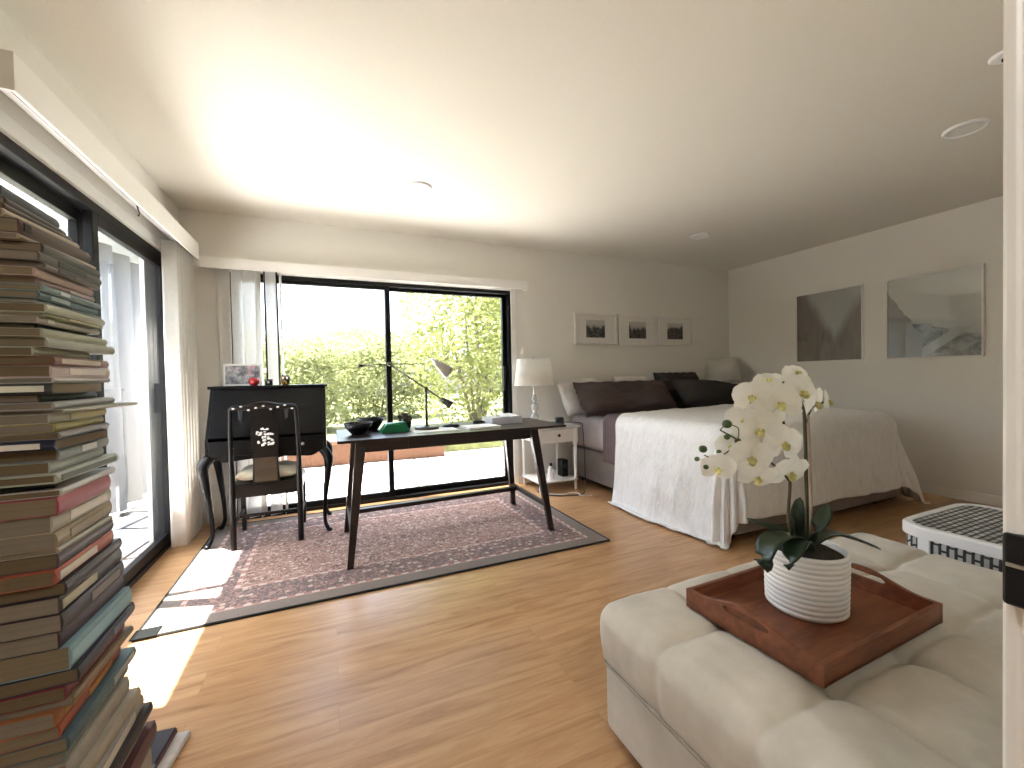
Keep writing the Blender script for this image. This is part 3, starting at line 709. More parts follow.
bm = B(); lathe(bm, [(0, 0.004), (0.018, 0.0), (0.03, 0.012), (0.036, 0.032), (0.03, 0.052), (0.014, 0.06), (0, 0.052)], n=24); obj('apple_body', bm, M['red'], t, True)
bm = B(); tube(bm, [(0, 0, 0.05), (0.003, 0, 0.068)], 0.002, 6); obj('apple_stem', bm, M['bark'], t)
t = thing('trinket_box', 'tiny dark trinket box between red apple and owl ornament', 'box', (-0.42, 3.62, TZ))
bm = B(); box(bm, -0.024, 0.024, -0.02, 0.02, 0, 0.034, 0.003); obj('box_body', bm, M['black'], t)
bm = B(); box(bm, -0.026, 0.026, -0.022, 0.022, 0.035, 0.046, 0.003); obj('box_lid', bm, M['metal_dark'], t)
bm = B(); ellipsoid(bm, (0, -0.023, 0.022), (0.008, 0.004, 0.008), seg=10); obj('clasp', bm, M['steel'], t)
t = thing('owl_ornament', 'small round black and amber owl ornament on the secretary, right', 'ornament', (-0.31, 3.62, TZ))
owl = NT('amber_black_glaze'); vv = owl.coords(); nn = owl.noise(vv, 55, 2, 0.5); owl.bsdf(owl.ramp(nn, [(0.5, (0.02, 0.016, 0.012)), (0.58, (0.38, 0.20, 0.04))]), 0.3)
bm = B(); lathe(bm, [(0, 0), (0.02, 0.0), (0.03, 0.016), (0.034, 0.04), (0.03, 0.06), (0.016, 0.072), (0, 0.074)], n=20); obj('owl_body', bm, owl.m, t, True)
bm = B()
for s in (-1, 1): lathe(bm, [(0.009, 0), (0, 0.018)], c=(s*0.017, 0, 0.066), n=8)
obj('ears', bm, M['black'], t)
for s in (-1, 1):
    bm = B(); ellipsoid(bm, (s*0.012, -0.028, 0.052), (0.008, 0.004, 0.008), seg=10); obj('eye', bm, M['paper'], t)

# ------------------------------------------------------------------ side chair
ch = thing('side_chair', 'dark lacquered side chair with painted flowers on its back splat', 'chair', (0, 0, 0))
cx0, cx1, cyb, cyf = -0.612, -0.212, 3.28, 3.665
for x, s in ((cx0, -1), (cx1, 1)):
    bm = B(); tube(bm, [(x, cyb-0.012, RZ), (x, cyb, 0.22), (x, cyb+0.004, 0.42), (x, cyb-0.006, 0.62), (x-s*0.004, cyb-0.022, 0.80), (x-s*0.01, cyb-0.034, 0.935)], [0.019, 0.019, 0.021, 0.014, 0.013, 0.012], 10, 5); obj('back_post', bm, M['dark_chair'], ch, True)
    bm = B(); bar(bm, (x-s*0.0, cyf, RZ), (x, cyf, 0.42), 0.026, 0.026, 0.04, 0.04, 0.004); obj('leg', bm, M['dark_chair'], ch)
bm = B()
pts = [(cx0+0.004, cyb-0.033, 0.925), (cx0+0.03, cyb-0.034, 0.948), (cx0+0.10, cyb-0.035, 0.948), (cx0+0.2, cyb-0.036, 0.968), (cx1-0.10, cyb-0.035, 0.948), (cx1-0.03, cyb-0.034, 0.948), (cx1-0.004, cyb-0.033, 0.925)]
tube(bm, pts, [0.012, 0.016, 0.018, 0.020, 0.018, 0.016, 0.012], 10, 6); rl = obj('top_rail', bm, M['dark_chair'], ch, True)
bm = B(); cc = (cx0+cx1)/2
for i in range(9):
    px = cx0+0.03+i*0.0425; ellipsoid(bm, (px, cyb-0.052, 0.945+0.014*math.sin(i*2.1)), (0.009, 0.003, 0.006), seg=8)
obj('painted_flowers', bm, M['paper'], rl, True, label='cream painted blossoms on the top rail')
bm = B()
box(bm, cx0-0.012, cx1+0.012, cyb-0.004, cyb+0.022, 0.345, 0.425, 0.003); box(bm, cx0-0.012, cx1+0.012, cyf-0.012, cyf+0.014, 0.355, 0.425, 0.003)
box(bm, cx0-0.014, cx0+0.012, cyb+0.02, cyf-0.01, 0.355, 0.425, 0.003); box(bm, cx1-0.012, cx1+0.014, cyb+0.02, cyf-0.01, 0.355, 0.425, 0.003)
box(bm, cx0, cx1, cyb, cyf, 0.415, 0.432, 0.004); obj('seat', bm, M['dark_chair'], ch)
# vase-shaped splat, curved in Y
half = [(0.082, 0.43), (0.078, 0.50), (0.074, 0.60), (0.078, 0.68), (0.084, 0.74), (0.078, 0.80), (0.062, 0.86), (0.06, 0.90), (0.08, 0.938)]
bm = B(); t = bmesh.new(); fr = []; bk = []
P2 = catmull([(w, 0, z) for w, z in half], 5)
def yb(z): return cyb-0.004-0.034*max(0, (z-0.5)/0.45)**1.4
for v in P2:
    fr.append((t.verts.new((cc-v.x, yb(v.z)-0.006, v.z)), t.verts.new((cc+v.x, yb(v.z)-0.006, v.z)))); bk.append((t.verts.new((cc-v.x, yb(v.z)+0.006, v.z)), t.verts.new((cc+v.x, yb(v.z)+0.006, v.z))))
for i in range(len(fr)-1):
    t.faces.new((fr[i][0], fr[i][1], fr[i+1][1], fr[i+1][0])); t.faces.new((bk[i][0], bk[i+1][0], bk[i+1][1], bk[i][1]))
    t.faces.new((fr[i][0], fr[i+1][0], bk[i+1][0], bk[i][0])); t.faces.new((fr[i][1], bk[i][1], bk[i+1][1], fr[i+1][1]))
t.faces.new((fr[0][0], bk[0][0], bk[0][1], fr[0][1])); t.faces.new((fr[-1][0], fr[-1][1], bk[-1][1], bk[-1][0]))
merge(bm, t)
splat_m = wood_mat('brown_splat_sheen', (0.030, 0.019, 0.010), (0.055, 0.034, 0.017), (3, 3, 12), 0.4)
sp_ = obj('back_splat', bm, M['dark_chair'], ch)
bm = B(); box(bm, cc-0.066, cc+0.066, cyb-0.0145, cyb-0.0102, 0.445, 0.69, 0.0015); obj('splat_sheen_panel', bm, splat_m, sp_, label='olive brown panel painting the sheen low on the back splat')  # brown sheen of the dark lower splat, put into a thin panel's colour
bm = B()
for sx in (-1, 1): prism(bm, [(cc+sx*0.118, 0.945), (cc+sx*0.148, 0.945), (cc+sx*0.142, 0.872), (cc+sx*0.128, 0.862)], 'Y', cyb-0.044, cyb-0.034, 0.002)
obj('rail_bracket', bm, M['clock'], ch)
bm = B(); random.seed(3)
rnd = random.Random(11)
for (fx, fz) in ((-0.012, 0.80), (0.008, 0.79), (-0.04, 0.775), (-0.03, 0.765), (0.012, 0.762), (0.04, 0.768), (-0.005, 0.742), (0.028, 0.735), (0.0, 0.722), (-0.042, 0.705), (0.05, 0.715), (0.022, 0.70), (-0.01, 0.70), (0.048, 0.695)):
    for k in range(3):
        ellipsoid(bm, (cc+fx+rnd.uniform(-.009, .009), yb(fz)-0.0085, fz+rnd.uniform(-.009, .009)), (rnd.uniform(.006, .012), 0.003, rnd.uniform(.004, .010)), seg=8)
obj('painted_flowers', bm, M['paper'], sp_, True, label='cream painted flower spray on the splat')
bm = B(); box(bm, cx0+0.005, cx1-0.005, 3.46, 3.478, 0.16, 0.18, 0.003)
for x in (cx0, cx1): box(bm, x-0.009, x+0.009, cyb, cyf, 0.155, 0.178, 0.003)
obj('stretcher', bm, M['dark_chair'], ch)
# seat cushion
def pillow_bm(w, h, th, pw=2.6, n=22, flange=0.0, wr=0.006, seed=0):
    t = bmesh.new(); top = []; bot = []
    for i in range(n+1):
        r1 = []; r2_ = []
        for j in range(n+1):
            u = -1+2*i/n; v = -1+2*j/n
            f = max(0.0, (1-abs(u)**pw)*(1-abs(v)**pw))**0.55
            pinch = 1-0.06*(abs(v)**2)*(1-abs(u)) - 0.0
            q = noise.noise(Vector((u*2.2+seed, v*2.2, seed*1.3)))*wr*2.2+noise.noise(Vector((u*6+seed, v*3, seed)))*wr
            x = u*w/2*(1-0.05*(1-u*u)*v*v); z = v*h/2*(1-0.07*(1-v*v)*u*u)
            edge = (i in (0, n) or j in (0, n))
            a = t.verts.new((x, -(th/2*f+q*f), z)); r1.append(a)
            r2_.append(a if edge else t.verts.new((x, th/2*f+q*f, z)))
        top.append(r1); bot.append(r2_)
    for i in range(n):
        for j in range(n):
            t.faces.new((top[i][j], top[i+1][j], top[i+1][j+1], top[i][j+1]))
            f = (bot[i][j], bot[i][j+1], bot[i+1][j+1], bot[i+1][j])
            if len(set(f)) >= 3:
                try: t.faces.new(f)
                except ValueError: pass
    return t
def pillow(name, w, h, th, m, loc, rx, rz, label, cat='pillow', ry=0.0, seed=0, wr=0.006, pw=2.6, group=None, flange=None):
    o = obj(name, pillow_bm(w, h, th, pw, 26, wr=wr, seed=seed), m, None, True)
    o.location = loc; o.rotation_euler = (rx, ry, rz); tag(o, label, cat, group)
    if flange:
        bm = B(); k = flange
        for i in range(80):
            pass
        pts = []
        W, Hh = w/2*0.985, h/2*0.985
        per = []
        N = 18
        for s in range(N): per.append((-W+2*W*s/N, -Hh))
        for s in range(N): per.append((W, -Hh+2*Hh*s/N))
        for s in range(N): per.append((W-2*W*s/N, Hh))
        for s in range(N): per.append((-W, Hh-2*Hh*s/N))
        inner = []; outer = []; i2 = []; o2 = []
        for i, (x, z) in enumerate(per):
            dx = 0 if abs(x) < W-1e-6 else math.copysign(k, x); dz = 0 if abs(z) < Hh-1e-6 else math.copysign(k, z)
            wob = 0.008*math.sin(i*1.9+seed)
            inner.append(bm.verts.new((x*0.96, -0.003, z*0.96))); outer.append(bm.verts.new((x+dx, wob-0.003, z+dz)))
            i2.append(bm.verts.new((x*0.96, 0.003, z*0.96))); o2.append(bm.verts.new((x+dx, wob+0.003, z+dz)))
        n = len(per)
        for i in range(n):
            j = (i+1) % n
            bm.faces.new((inner[i], inner[j], outer[j], outer[i])); bm.faces.new((i2[i], o2[i], o2[j], i2[j])); bm.faces.new((outer[i], outer[j], o2[j], o2[i]))
        obj('flange', bm, m, o, True)
    return o
pillow('seat_cushion', 0.385, 0.36, 0.085, M['cream_cushion'], (cc, 3.475, 0.478), PI/2, 0, 'cream cushion on the seat of the dark chair', 'cushion', pw=4)

# ------------------------------------------------------------------ nightstands and lamps
NX0, NX1, NY0, NY1, NZ = 1.795, 2.225, 3.53, 3.93, 0.63
def nightstand(label):
    t = thing('nightstand', label, 'nightstand', ((NX0+NX1)/2, (NY0+NY1)/2, 0), 0, 'white nightstands beside the bed')
    w, dd = (NX1-NX0)/2, (NY1-NY0)/2
    bm = B(); box(bm, -w-0.02, w+0.02, -dd-0.02, dd+0.01, NZ-0.022, NZ, 0.005); obj('tabletop', bm, M['white_wood'], t)
    bm = B(); box(bm, -w+0.02, -w+0.036, -dd+0.02, dd-0.02, NZ-0.16, NZ-0.022); box(bm, w-0.036, w-0.02, -dd+0.02, dd-0.02, NZ-0.16, NZ-0.022); box(bm, -w+0.03, w-0.03, dd-0.036, dd-0.02, NZ-0.16, NZ-0.022); box(bm, -w+0.03, w-0.03, -dd+0.01, dd-0.03, NZ-0.16, NZ-0.15); obj('case', bm, M['white_wood'], t)
    bm = B(); box(bm, -w+0.042, w-0.042, -dd+0.004, -dd+0.022, NZ-0.15, NZ-0.03, 0.003); dr = obj('drawer', bm, M['white_wood'], t)
    bm = B(); lathe(bm, [(0, 0.026), (0.012, 0.022), (0.014, 0.014), (0.006, 0.008), (0.007, 0)], n=16, M=Matrix.Translation((0, -dd+0.004, NZ-0.088)) @ Matrix.Rotation(PI/2, 4, 'X')); obj('knob', bm, M['black'], dr, True, label='black drawer knob')
    for sx in (-1, 1):
        for sy in (-1, 1):
            bm = B(); x, y = sx*(w-0.02), sy*(dd-0.02)
            box(bm, x-0.02, x+0.02, y-0.02, y+0.02, NZ-0.17, NZ-0.022, 0.002)
            lathe(bm, [(0.012, 0.0), (0.016, 0.05), (0.013, 0.075), (0.018, 0.085), (0.018, 0.115), (0.013, 0.125), (0.016, 0.25), (0.019, 0.40), (0.014, 0.43), (0.019, 0.445), (0.019, 0.462)], c=(x, y, 0.0), n=14); obj('leg', bm, M['white_wood'], t, True)
    bm = B(); box(bm, -w, w, -dd, dd, 0.088, 0.106, 0.004); obj('shelf', bm, M['white_wood'], t)
    return t
n1 = nightstand('white nightstand with one drawer between the window and the bed')
n2 = dup(n1, 'white nightstand in the back right corner behind the bed', (4.54, (NY0+NY1)/2, 0))
def table_lamp(x, y, label, base_m):
    t = thing('table_lamp', label, 'lamp', (x, y, NZ), 0, 'white shaded lamps beside the bed')
    bm = B(); lathe(bm, [(0, 0), (0.062, 0.0), (0.062, 0.014), (0.03, 0.02), (0.016, 0.03), (0.0, 0.03)], n=24); obj('lamp_base', bm, base_m, t, True)
    bm = B(); lathe(bm, [(0.014, 0.028), (0.036, 0.05), (0.042, 0.078), (0.034, 0.108), (0.014, 0.125), (0.014, 0.13), (0.034, 0.15), (0.042, 0.178), (0.035, 0.206), (0.013, 0.225), (0.013, 0.23), (0.028, 0.248), (0.034, 0.27), (0.026, 0.29), (0.011, 0.305)], n=24)
    obj('crystal_column', bm, M['crystal'], t, True)
    bm = B(); tube(bm, [(0, 0, 0.30), (0, 0, 0.42)], 0.008, 10); tube(bm, [(0, 0, 0.35), (0.05, 0, 0.40), (0.05, 0, 0.56), (0, 0, 0.655)], 0.0022, 6, 4); tube(bm, [(0, 0, 0.35), (-0.05, 0, 0.40), (-0.05, 0, 0.56), (0, 0, 0.655)], 0.0022, 6, 4); ellipsoid(bm, (0, 0, 0.667), (0.01, 0.01, 0.012), seg=10); obj('harp', bm, M['steel'], t, True)
    bm = B(); lathe(bm, [(0.165, 0.655), (0.195, 0.40)], n=48); sh = obj('lamp_shade', bm, M['shade'], t, True)
    md = sh.modifiers.new('thick', 'SOLIDIFY'); md.thickness = 0.002
    bm = B()
    for r, z in ((0.165, 0.655), (0.195, 0.40)): tube(bm, [(r*math.cos(2*PI*i/40), r*math.sin(2*PI*i/40), z) for i in range(41)], 0.003, 6)
    obj('shade_rim', bm, M['white_plastic'], sh, True)
    bm = B(); ellipsoid(bm, (0, 0, 0.47), (0.03, 0.03, 0.042), seg=14); obj('bulb', bm, M['paper'], t, True)
    return t
l1 = table_lamp(1.855, 3.73, 'white drum shade table lamp with crystal base beside the window', M['crystal'])
l2 = dup(l1, 'white drum shade table lamp in the back right corner behind the bed', (4.46, 3.73, NZ+0.02))
l2.location.z = NZ
# things on and under the left nightstand
t = thing('alarm_clock', 'small dark alarm clock on the white nightstand', 'clock', (2.06, 3.60, NZ), math.radians(-15))
bm = B(); prism(bm, [(-0.03, 0), (-0.022, 0.075), (0.03, 0.08), (0.035, 0)], 'X', -0.042, 0.042, 0.006); obj('clock_body', bm, M['clock'], t)
bm = B(); box(bm, -0.034, 0.034, -0.033, -0.0285, 0.02, 0.066, 0.001, M=Matrix.Rotation(math.radians(-6), 4, 'X')); obj('clock_face', bm, M['black'], t)
t = thing('mint_tin', 'small mint green tin on the nightstand beside dark clock', 'tin', (1.955, 3.60, NZ))
bm = B(); box(bm, -0.042, 0.042, -0.03, 0.03, 0, 0.045, 0.006); obj('tin_body', bm, simple('mint_green', (0.08, 0.42, 0.26), 0.35), t)
bm = B(); box(bm, -0.044, 0.044, -0.032, 0.032, 0.046, 0.058, 0.005); obj('tin_lid', bm, M['ceramic'], t)
t = thing('lotion_bottle', 'white bottle on the lower shelf of the nightstand', 'bottle', (1.965, 3.62, 0.1064))
bm = B(); lathe(bm, [(0, 0), (0.028, 0), (0.03, 0.01), (0.03, 0.10), (0.014, 0.12), (0.014, 0.135), (0, 0.135)], n=20); obj('bottle_body', bm, M['ceramic'], t, True)
bm = B(); lathe(bm, [(0.015, 0.13), (0.015, 0.155), (0, 0.156)], n=16); obj('cap', bm, M['black'], t, True)
t = thing('speaker_box', 'small black box speaker on the nightstand shelf by the bed', 'speaker', (2.135, 3.68, 0.1062))
bm = B(); box(bm, -0.035, 0.035, -0.05, 0.05, 0, 0.17, 0.008); obj('speaker_body', bm, M['black'], t)
bm = B(); lathe(bm, [(0.026, 0), (0.026, 0.004), (0.02, 0.006), (0, 0.002)], n=20, M=Matrix.Translation((0, -0.049, 0.11)) @ Matrix.Rotation(PI/2, 4, 'X')); obj('speaker_cone', bm, M['clock'], t, True)
bm = B(); tube(bm, [(2.10, 3.60, 0.66), (2.24, 3.505, 0.652), (2.262, 3.50, 0.60), (2.268, 3.49, 0.42), (2.255, 3.46, 0.18), (2.18, 3.36, 0.012), (2.02, 3.34, 0.008), (1.86, 3.42, 0.008), (1.80, 3.60, 0.008)], 0.0042, 8, 8)
tag(obj('power_cord', bm, M['black'], None, True), 'black power cord hanging from the nightstand beside the bed', 'cord')
bm = B(); tube(bm, [(1.86, 3.47, 0.008), (1.97, 3.40, 0.008), (2.06, 3.42, 0.008), (2.12, 3.37, 0.008), (2.10, 3.30, 0.008), (2.2, 3.26, 0.008)], 0.005, 8, 8)
tag(obj('power_cord', bm, M['white_plastic'], None, True), 'white cable lying on the floor in front of nightstand', 'cord')

# ------------------------------------------------------------------ bed
bed = thing('bed', 'king size bed with grey upholstered base against the back wall', 'bed', (0, 0, 0))
BX0, BX1, BY0, BY1 = 2.37, 4.26, 1.90, 3.93
bm = B(); box(bm, BX0, BX1, BY0, BY1, 0.06, 0.36, 0.02, 3); obj('bed_base', bm, M['skirt'], bed)
for x in (BX0+0.1, BX1-0.1):
    for y in (BY0+0.12, BY1-0.12):
        bm = B(); lathe(bm, [(0.025, 0), (0.03, 0.06), (0, 0.06)], c=(x, y, 0), n=14); obj('leg', bm, M['black'], bed)
bm = B(); box(bm, BX0+0.01, BX1-0.01, BY0+0.02, BY1, 0.36, 0.70, 0.06, 4); autosmooth(obj('mattress', bm, M['sheet'], bed))
# coverlet: draped sheet
def drape(name, m, label, cat, rect, over, top, r, floor=0.012, nu=90, nv=90, fold=0.03, freq=22, seed=0.0, th=0.008, flare=0.10, topbump=0.012, skew=0.0, flare_head=0.0, flare_right=0.0):
    """rect: mattress top; over: overhang left,right,foot,head as cloth lengths (0 = cut on the top)"""
    x0, x1, y0, y1 = rect; oL, oR, oF, oH = over
    ix0, ix1, iy0, iy1 = x0+r, x1-r, y0+r, y1-r
    t = bmesh.new(); G = []
    for i in range(nu+1):
        row = []
        for j in range(nv+1):
            u = (x0-oL)+(x1-x0+oL+oR)*i/nu; v = (y0-oF)+(y1-y0+oF+oH+skew*(i/nu))*j/nv
            cxx = max(u, ix0) if oL > 0 else u
            if oR > 0: cxx = min(cxx, ix1)
            cyy = max(v, iy0) if oF > 0 else v
            if oH > 0: cyy = min(cyy, iy1)
            dx, dy = u-cxx, v-cyy; hyp_ = math.hypot(dx, dy); dist = 0.3*hyp_+0.7*max(abs(dx), abs(dy))
            if dist < 1e-6:
                nx = ny = 0; x, y, z = u, v, top
            else:
                nx, ny = dx/hyp_, dy/hyp_
                aL = r*PI/2
                if dist < aL:
                    a = dist/r; off = r*math.sin(a); z = top-r*(1-math.cos(a)); dn = 0
                else:
                    dn = dist-aL; off = r; z = top-r-dn
                per = (u*ny*1.0 - v*nx*1.0) + math.atan2(ny, nx)*0.22
                k = min(1.0, dn/0.35)
                f = fold*k*(math.sin(per*freq+seed)*0.6+0.6*noise.noise(Vector((per*6.5+seed, seed, 0.3)))) + flare*dn*k
                f += 0.01*noise.noise(Vector((u*7, v*7, seed)))*k
                off += max(-0.015, f)
                if nx > 0.3: off += flare_right*dn*nx
                if nx < -0.7: off += flare_head*dn*min(1, max(0, (v-y0)/(y1-y0)))
                if z < floor:
                    ex = floor-z; off += ex*0.45; z = floor+0.014*abs(noise.noise(Vector((u*14, v*14, seed))))
                x, y = cxx+nx*off, cyy+ny*off
            q = topbump*(noise.noise(Vector((u*3.1+seed, v*3.1, 0)))+0.5*noise.noise(Vector((u*9+seed, v*9, 2))))
            if z > floor+0.02: z += q
            row.append(t.verts.new((x, y, z)))
        G.append(row)
    for i in range(nu):
        for j in range(nv): t.faces.new((G[i][j], G[i+1][j], G[i+1][j+1], G[i][j+1]))
    o = obj(name, t, m, None, True); md = o.modifiers.new('thick', 'SOLIDIFY'); md.thickness = th; md.offset = 1
    return tag(o, label, cat)
drape('bedspread', M['cover'], 'white crinkled bedspread draped over the bed down to the floor', 'bedspread', (BX0-0.05, BX1+0.03, BY0-0.02, 2.98), (0.80, 0.68, 0.54, 0.0), 0.765, 0.12, nu=150, nv=120, fold=0.034, freq=6, seed=1.7, th=0.006, flare=0.07, skew=0.34, flare_head=0.10, flare_right=0.28)
drape('folded_blanket', M['blanket'], 'mauve striped blanket hanging over the bed side below the taupe pillow', 'blanket', (BX0-0.03, BX1-0.5, 2.99, 3.26), (0.40, 0.0, 0.0, 0.0), 0.738, 0.07, nu=90, nv=14, fold=0.008, freq=9, seed=0.4, th=0.012, flare=0.03, topbump=0.006)
# pillows (leaning on the wall)
pillow('pillow', 1.19, 0.36, 0.16, M['pillow_brown'], (2.865, 3.56, 0.88), math.radians(-36), math.radians(2), 'long taupe pillow leaning at the left of the bed head', seed=2.3, wr=0.022, pw=5, flange=0.025)
pillow('pillow', 1.06, 0.37, 0.15, M['pillow_dark'], (4.02, 3.46, 0.872), math.radians(-44), math.radians(-3), 'long charcoal pillow lying at the right of the bed head, in front', ry=math.radians(6), seed=5.1, wr=0.014, pw=5, flange=0.03)
pillow('pillow', 0.60, 0.42, 0.13, M['pillow_dark'], (3.76, 3.70, 0.905), math.radians(-26), 0, 'charcoal flanged pillow standing behind the long charcoal one', seed=8.7, wr=0.012, pw=5, flange=0.04)
pillow('pillow', 0.52, 0.36, 0.13, M['pillow_white'], (2.44, 3.78, 0.90), math.radians(-22), math.radians(6), 'white pillow peeking out at the left behind the taupe pillow', seed=11.2, wr=0.01, pw=4, ry=math.radians(-6))
pillow('pillow', 0.50, 0.36, 0.12, M['pillow_white'], (3.16, 3.84, 0.92), math.radians(-14), 0, 'white pillow just showing above the middle between the dark pillows', seed=13.9, wr=0.01, pw=4)

# ------------------------------------------------------------------ pictures
def small_frame(xc, label, seed):
    w, hh = 0.275, 0.175; zc = 1.635
    t = thing('picture_frame', label, 'picture', (xc, YB, zc), 0, 'small framed photographs above the bed')
    bm = B()
    for (x0, x1, z0, z1) in ((-w, w, -hh, -hh+0.02), (-w, w, hh-0.02, hh), (-w, -w+0.02, -hh+0.02, hh-0.02), (w-0.02, w, -hh+0.02, hh-0.02)): box(bm, x0, x1, -0.034, -0.001, z0, z1, 0.002)
    obj('frame', bm, M['frame_white'], t)
    bm = B(); box(bm, -w+0.018, w-0.018, -0.018, -0.002, -hh+0.018, hh-0.018); obj('mat_board', bm, M['mat_board'], t)
    bm = B(); box(bm, -0.125, 0.125, -0.0195, -0.0182, -0.098, 0.098)
    obj('photo', bm, photo_mat('black_white_photo', seed, ((0.008, 0.008, 0.008), (0.11, 0.105, 0.10), (0.25, 0.24, 0.22), (0.50, 0.48, 0.45)), (0, 0), (0.25, 0.196), 0.16), t)
small_frame(2.755, 'leftmost of the three small framed photos above the bed', 1.3)
small_frame(3.345, 'middle of the three small framed photos above the bed', 4.6)
small_frame(3.925, 'rightmost of the three small framed photos above the bed', 8.2)
def big_picture(y0, y1, z0, z1, label, m, gl):
    t = thing('wall_picture', label, 'picture', (XR, (y0+y1)/2, (z0+z1)/2))
    w, hh = (y1-y0)/2, (z1-z0)/2
    bm = B()
    for (a0, a1, b0, b1) in ((-w, w, -hh, -hh+0.012), (-w, w, hh-0.012, hh), (-w, -w+0.012, -hh+0.012, hh-0.012), (w-0.012, w, -hh+0.012, hh-0.012)): box(bm, -0.034, -0.001, a0, a1, b0, b1, 0.002)
    obj('frame', bm, M['frame_white'], t)
    bm = B(); box(bm, -0.024, -0.004, -w+0.011, w-0.011, -hh+0.011, hh-0.011); obj('print', bm, m, t)
    bm = B(); box(bm, -0.029, -0.0265, -w+0.011, w-0.011, -hh+0.011, hh-0.011); obj('glazing', bm, M['glass'], t)
def canyon_print():
    t = NT('misty_canyon_print'); v = t.coords()
    sp = t.n('ShaderNodeSeparateXYZ'); t.l(v, sp.inputs[0]); y, z = sp.outputs[1], sp.outputs[2]
    n = t.noise(t.coords((1, 3.0, 0.8)), 5, 5, 0.6, 0.4)
    h = t.math('SUBTRACT', t.math('ADD', t.math('MULTIPLY', t.math('ABSOLUTE', t.math('ADD', y, 0.07)), 1.7), t.math('MULTIPLY', n, 0.22)), t.math('ADD', z, 0.24))
    k = t.n('ShaderNodeClamp'); t.l(t.math('MULTIPLY_ADD', h, 6.0, 0.5), k.inputs[0])
    rock = t.ramp(n, [(0.3, (0.10, 0.072, 0.062)), (0.7, (0.25, 0.20, 0.175))])
    haze = t.mix(t.math('MULTIPLY', t.math('GREATER_THAN', y, 0.08), 0.25), t.mix(0.25, rock, (0.42, 0.39, 0.36)), (0.10, 0.072, 0.062))
    c = t.mix(k.outputs[0], (0.46, 0.445, 0.42), haze)
    t.bsdf(c, 0.5); return t.m
big_picture(2.437, 3.087, 1.21, 1.965, 'large brown toned misty canyon photograph on the right wall, left one',
    canyon_print(), True)
def coast_print():
    t = NT('grey_landscape_print'); v = t.coords()
    sp = t.n('ShaderNodeSeparateXYZ'); t.l(v, sp.inputs[0])
    y = sp.outputs[1]; z = sp.outputs[2]
    n = t.noise(v, 12, 5, 0.65, 0.6)
    sky = t.ramp(t.math('ADD', t.math('MULTIPLY', n, 0.12), t.math('MULTIPLY_ADD', z, 0.9, 0.45)), [(0.2, (0.42, 0.41, 0.38)), (0.9, (0.62, 0.60, 0.56))])
    rocks = t.ramp(n, [(0.38, (0.05, 0.048, 0.042)), (0.6, (0.34, 0.33, 0.30))])
    # hillside falling from the left (high y) to the right
    h = t.math('ADD', t.math('MULTIPLY_ADD', y, 0.35, -0.14), t.math('MULTIPLY', n, 0.10))
    c = t.mix(t.math('LESS_THAN', z, h), sky, rocks)
    pth = t.math('LESS_THAN', t.math('ABSOLUTE', t.math('SUBTRACT', z, t.math('MULTIPLY_ADD', y, -0.75, -0.28))), 0.045)
    c = t.mix(t.math('MULTIPLY', pth, t.math('LESS_THAN', z, -0.12)), c, (0.40, 0.39, 0.36))
    ridge = t.math('ADD', t.math('MULTIPLY_ADD', y, 1.6, -0.36), t.math('MULTIPLY', n, 0.2))
    c = t.mix(t.math('MULTIPLY', t.math('LESS_THAN', z, ridge), t.math('GREATER_THAN', y, 0.06)), c, (0.27, 0.25, 0.22))
    t.bsdf(c, 0.5); return t.m
big_picture(1.598, 2.249, 1.207, 1.955, 'large grey hillside photograph on the right wall, nearest the door jamb', coast_print(), True)

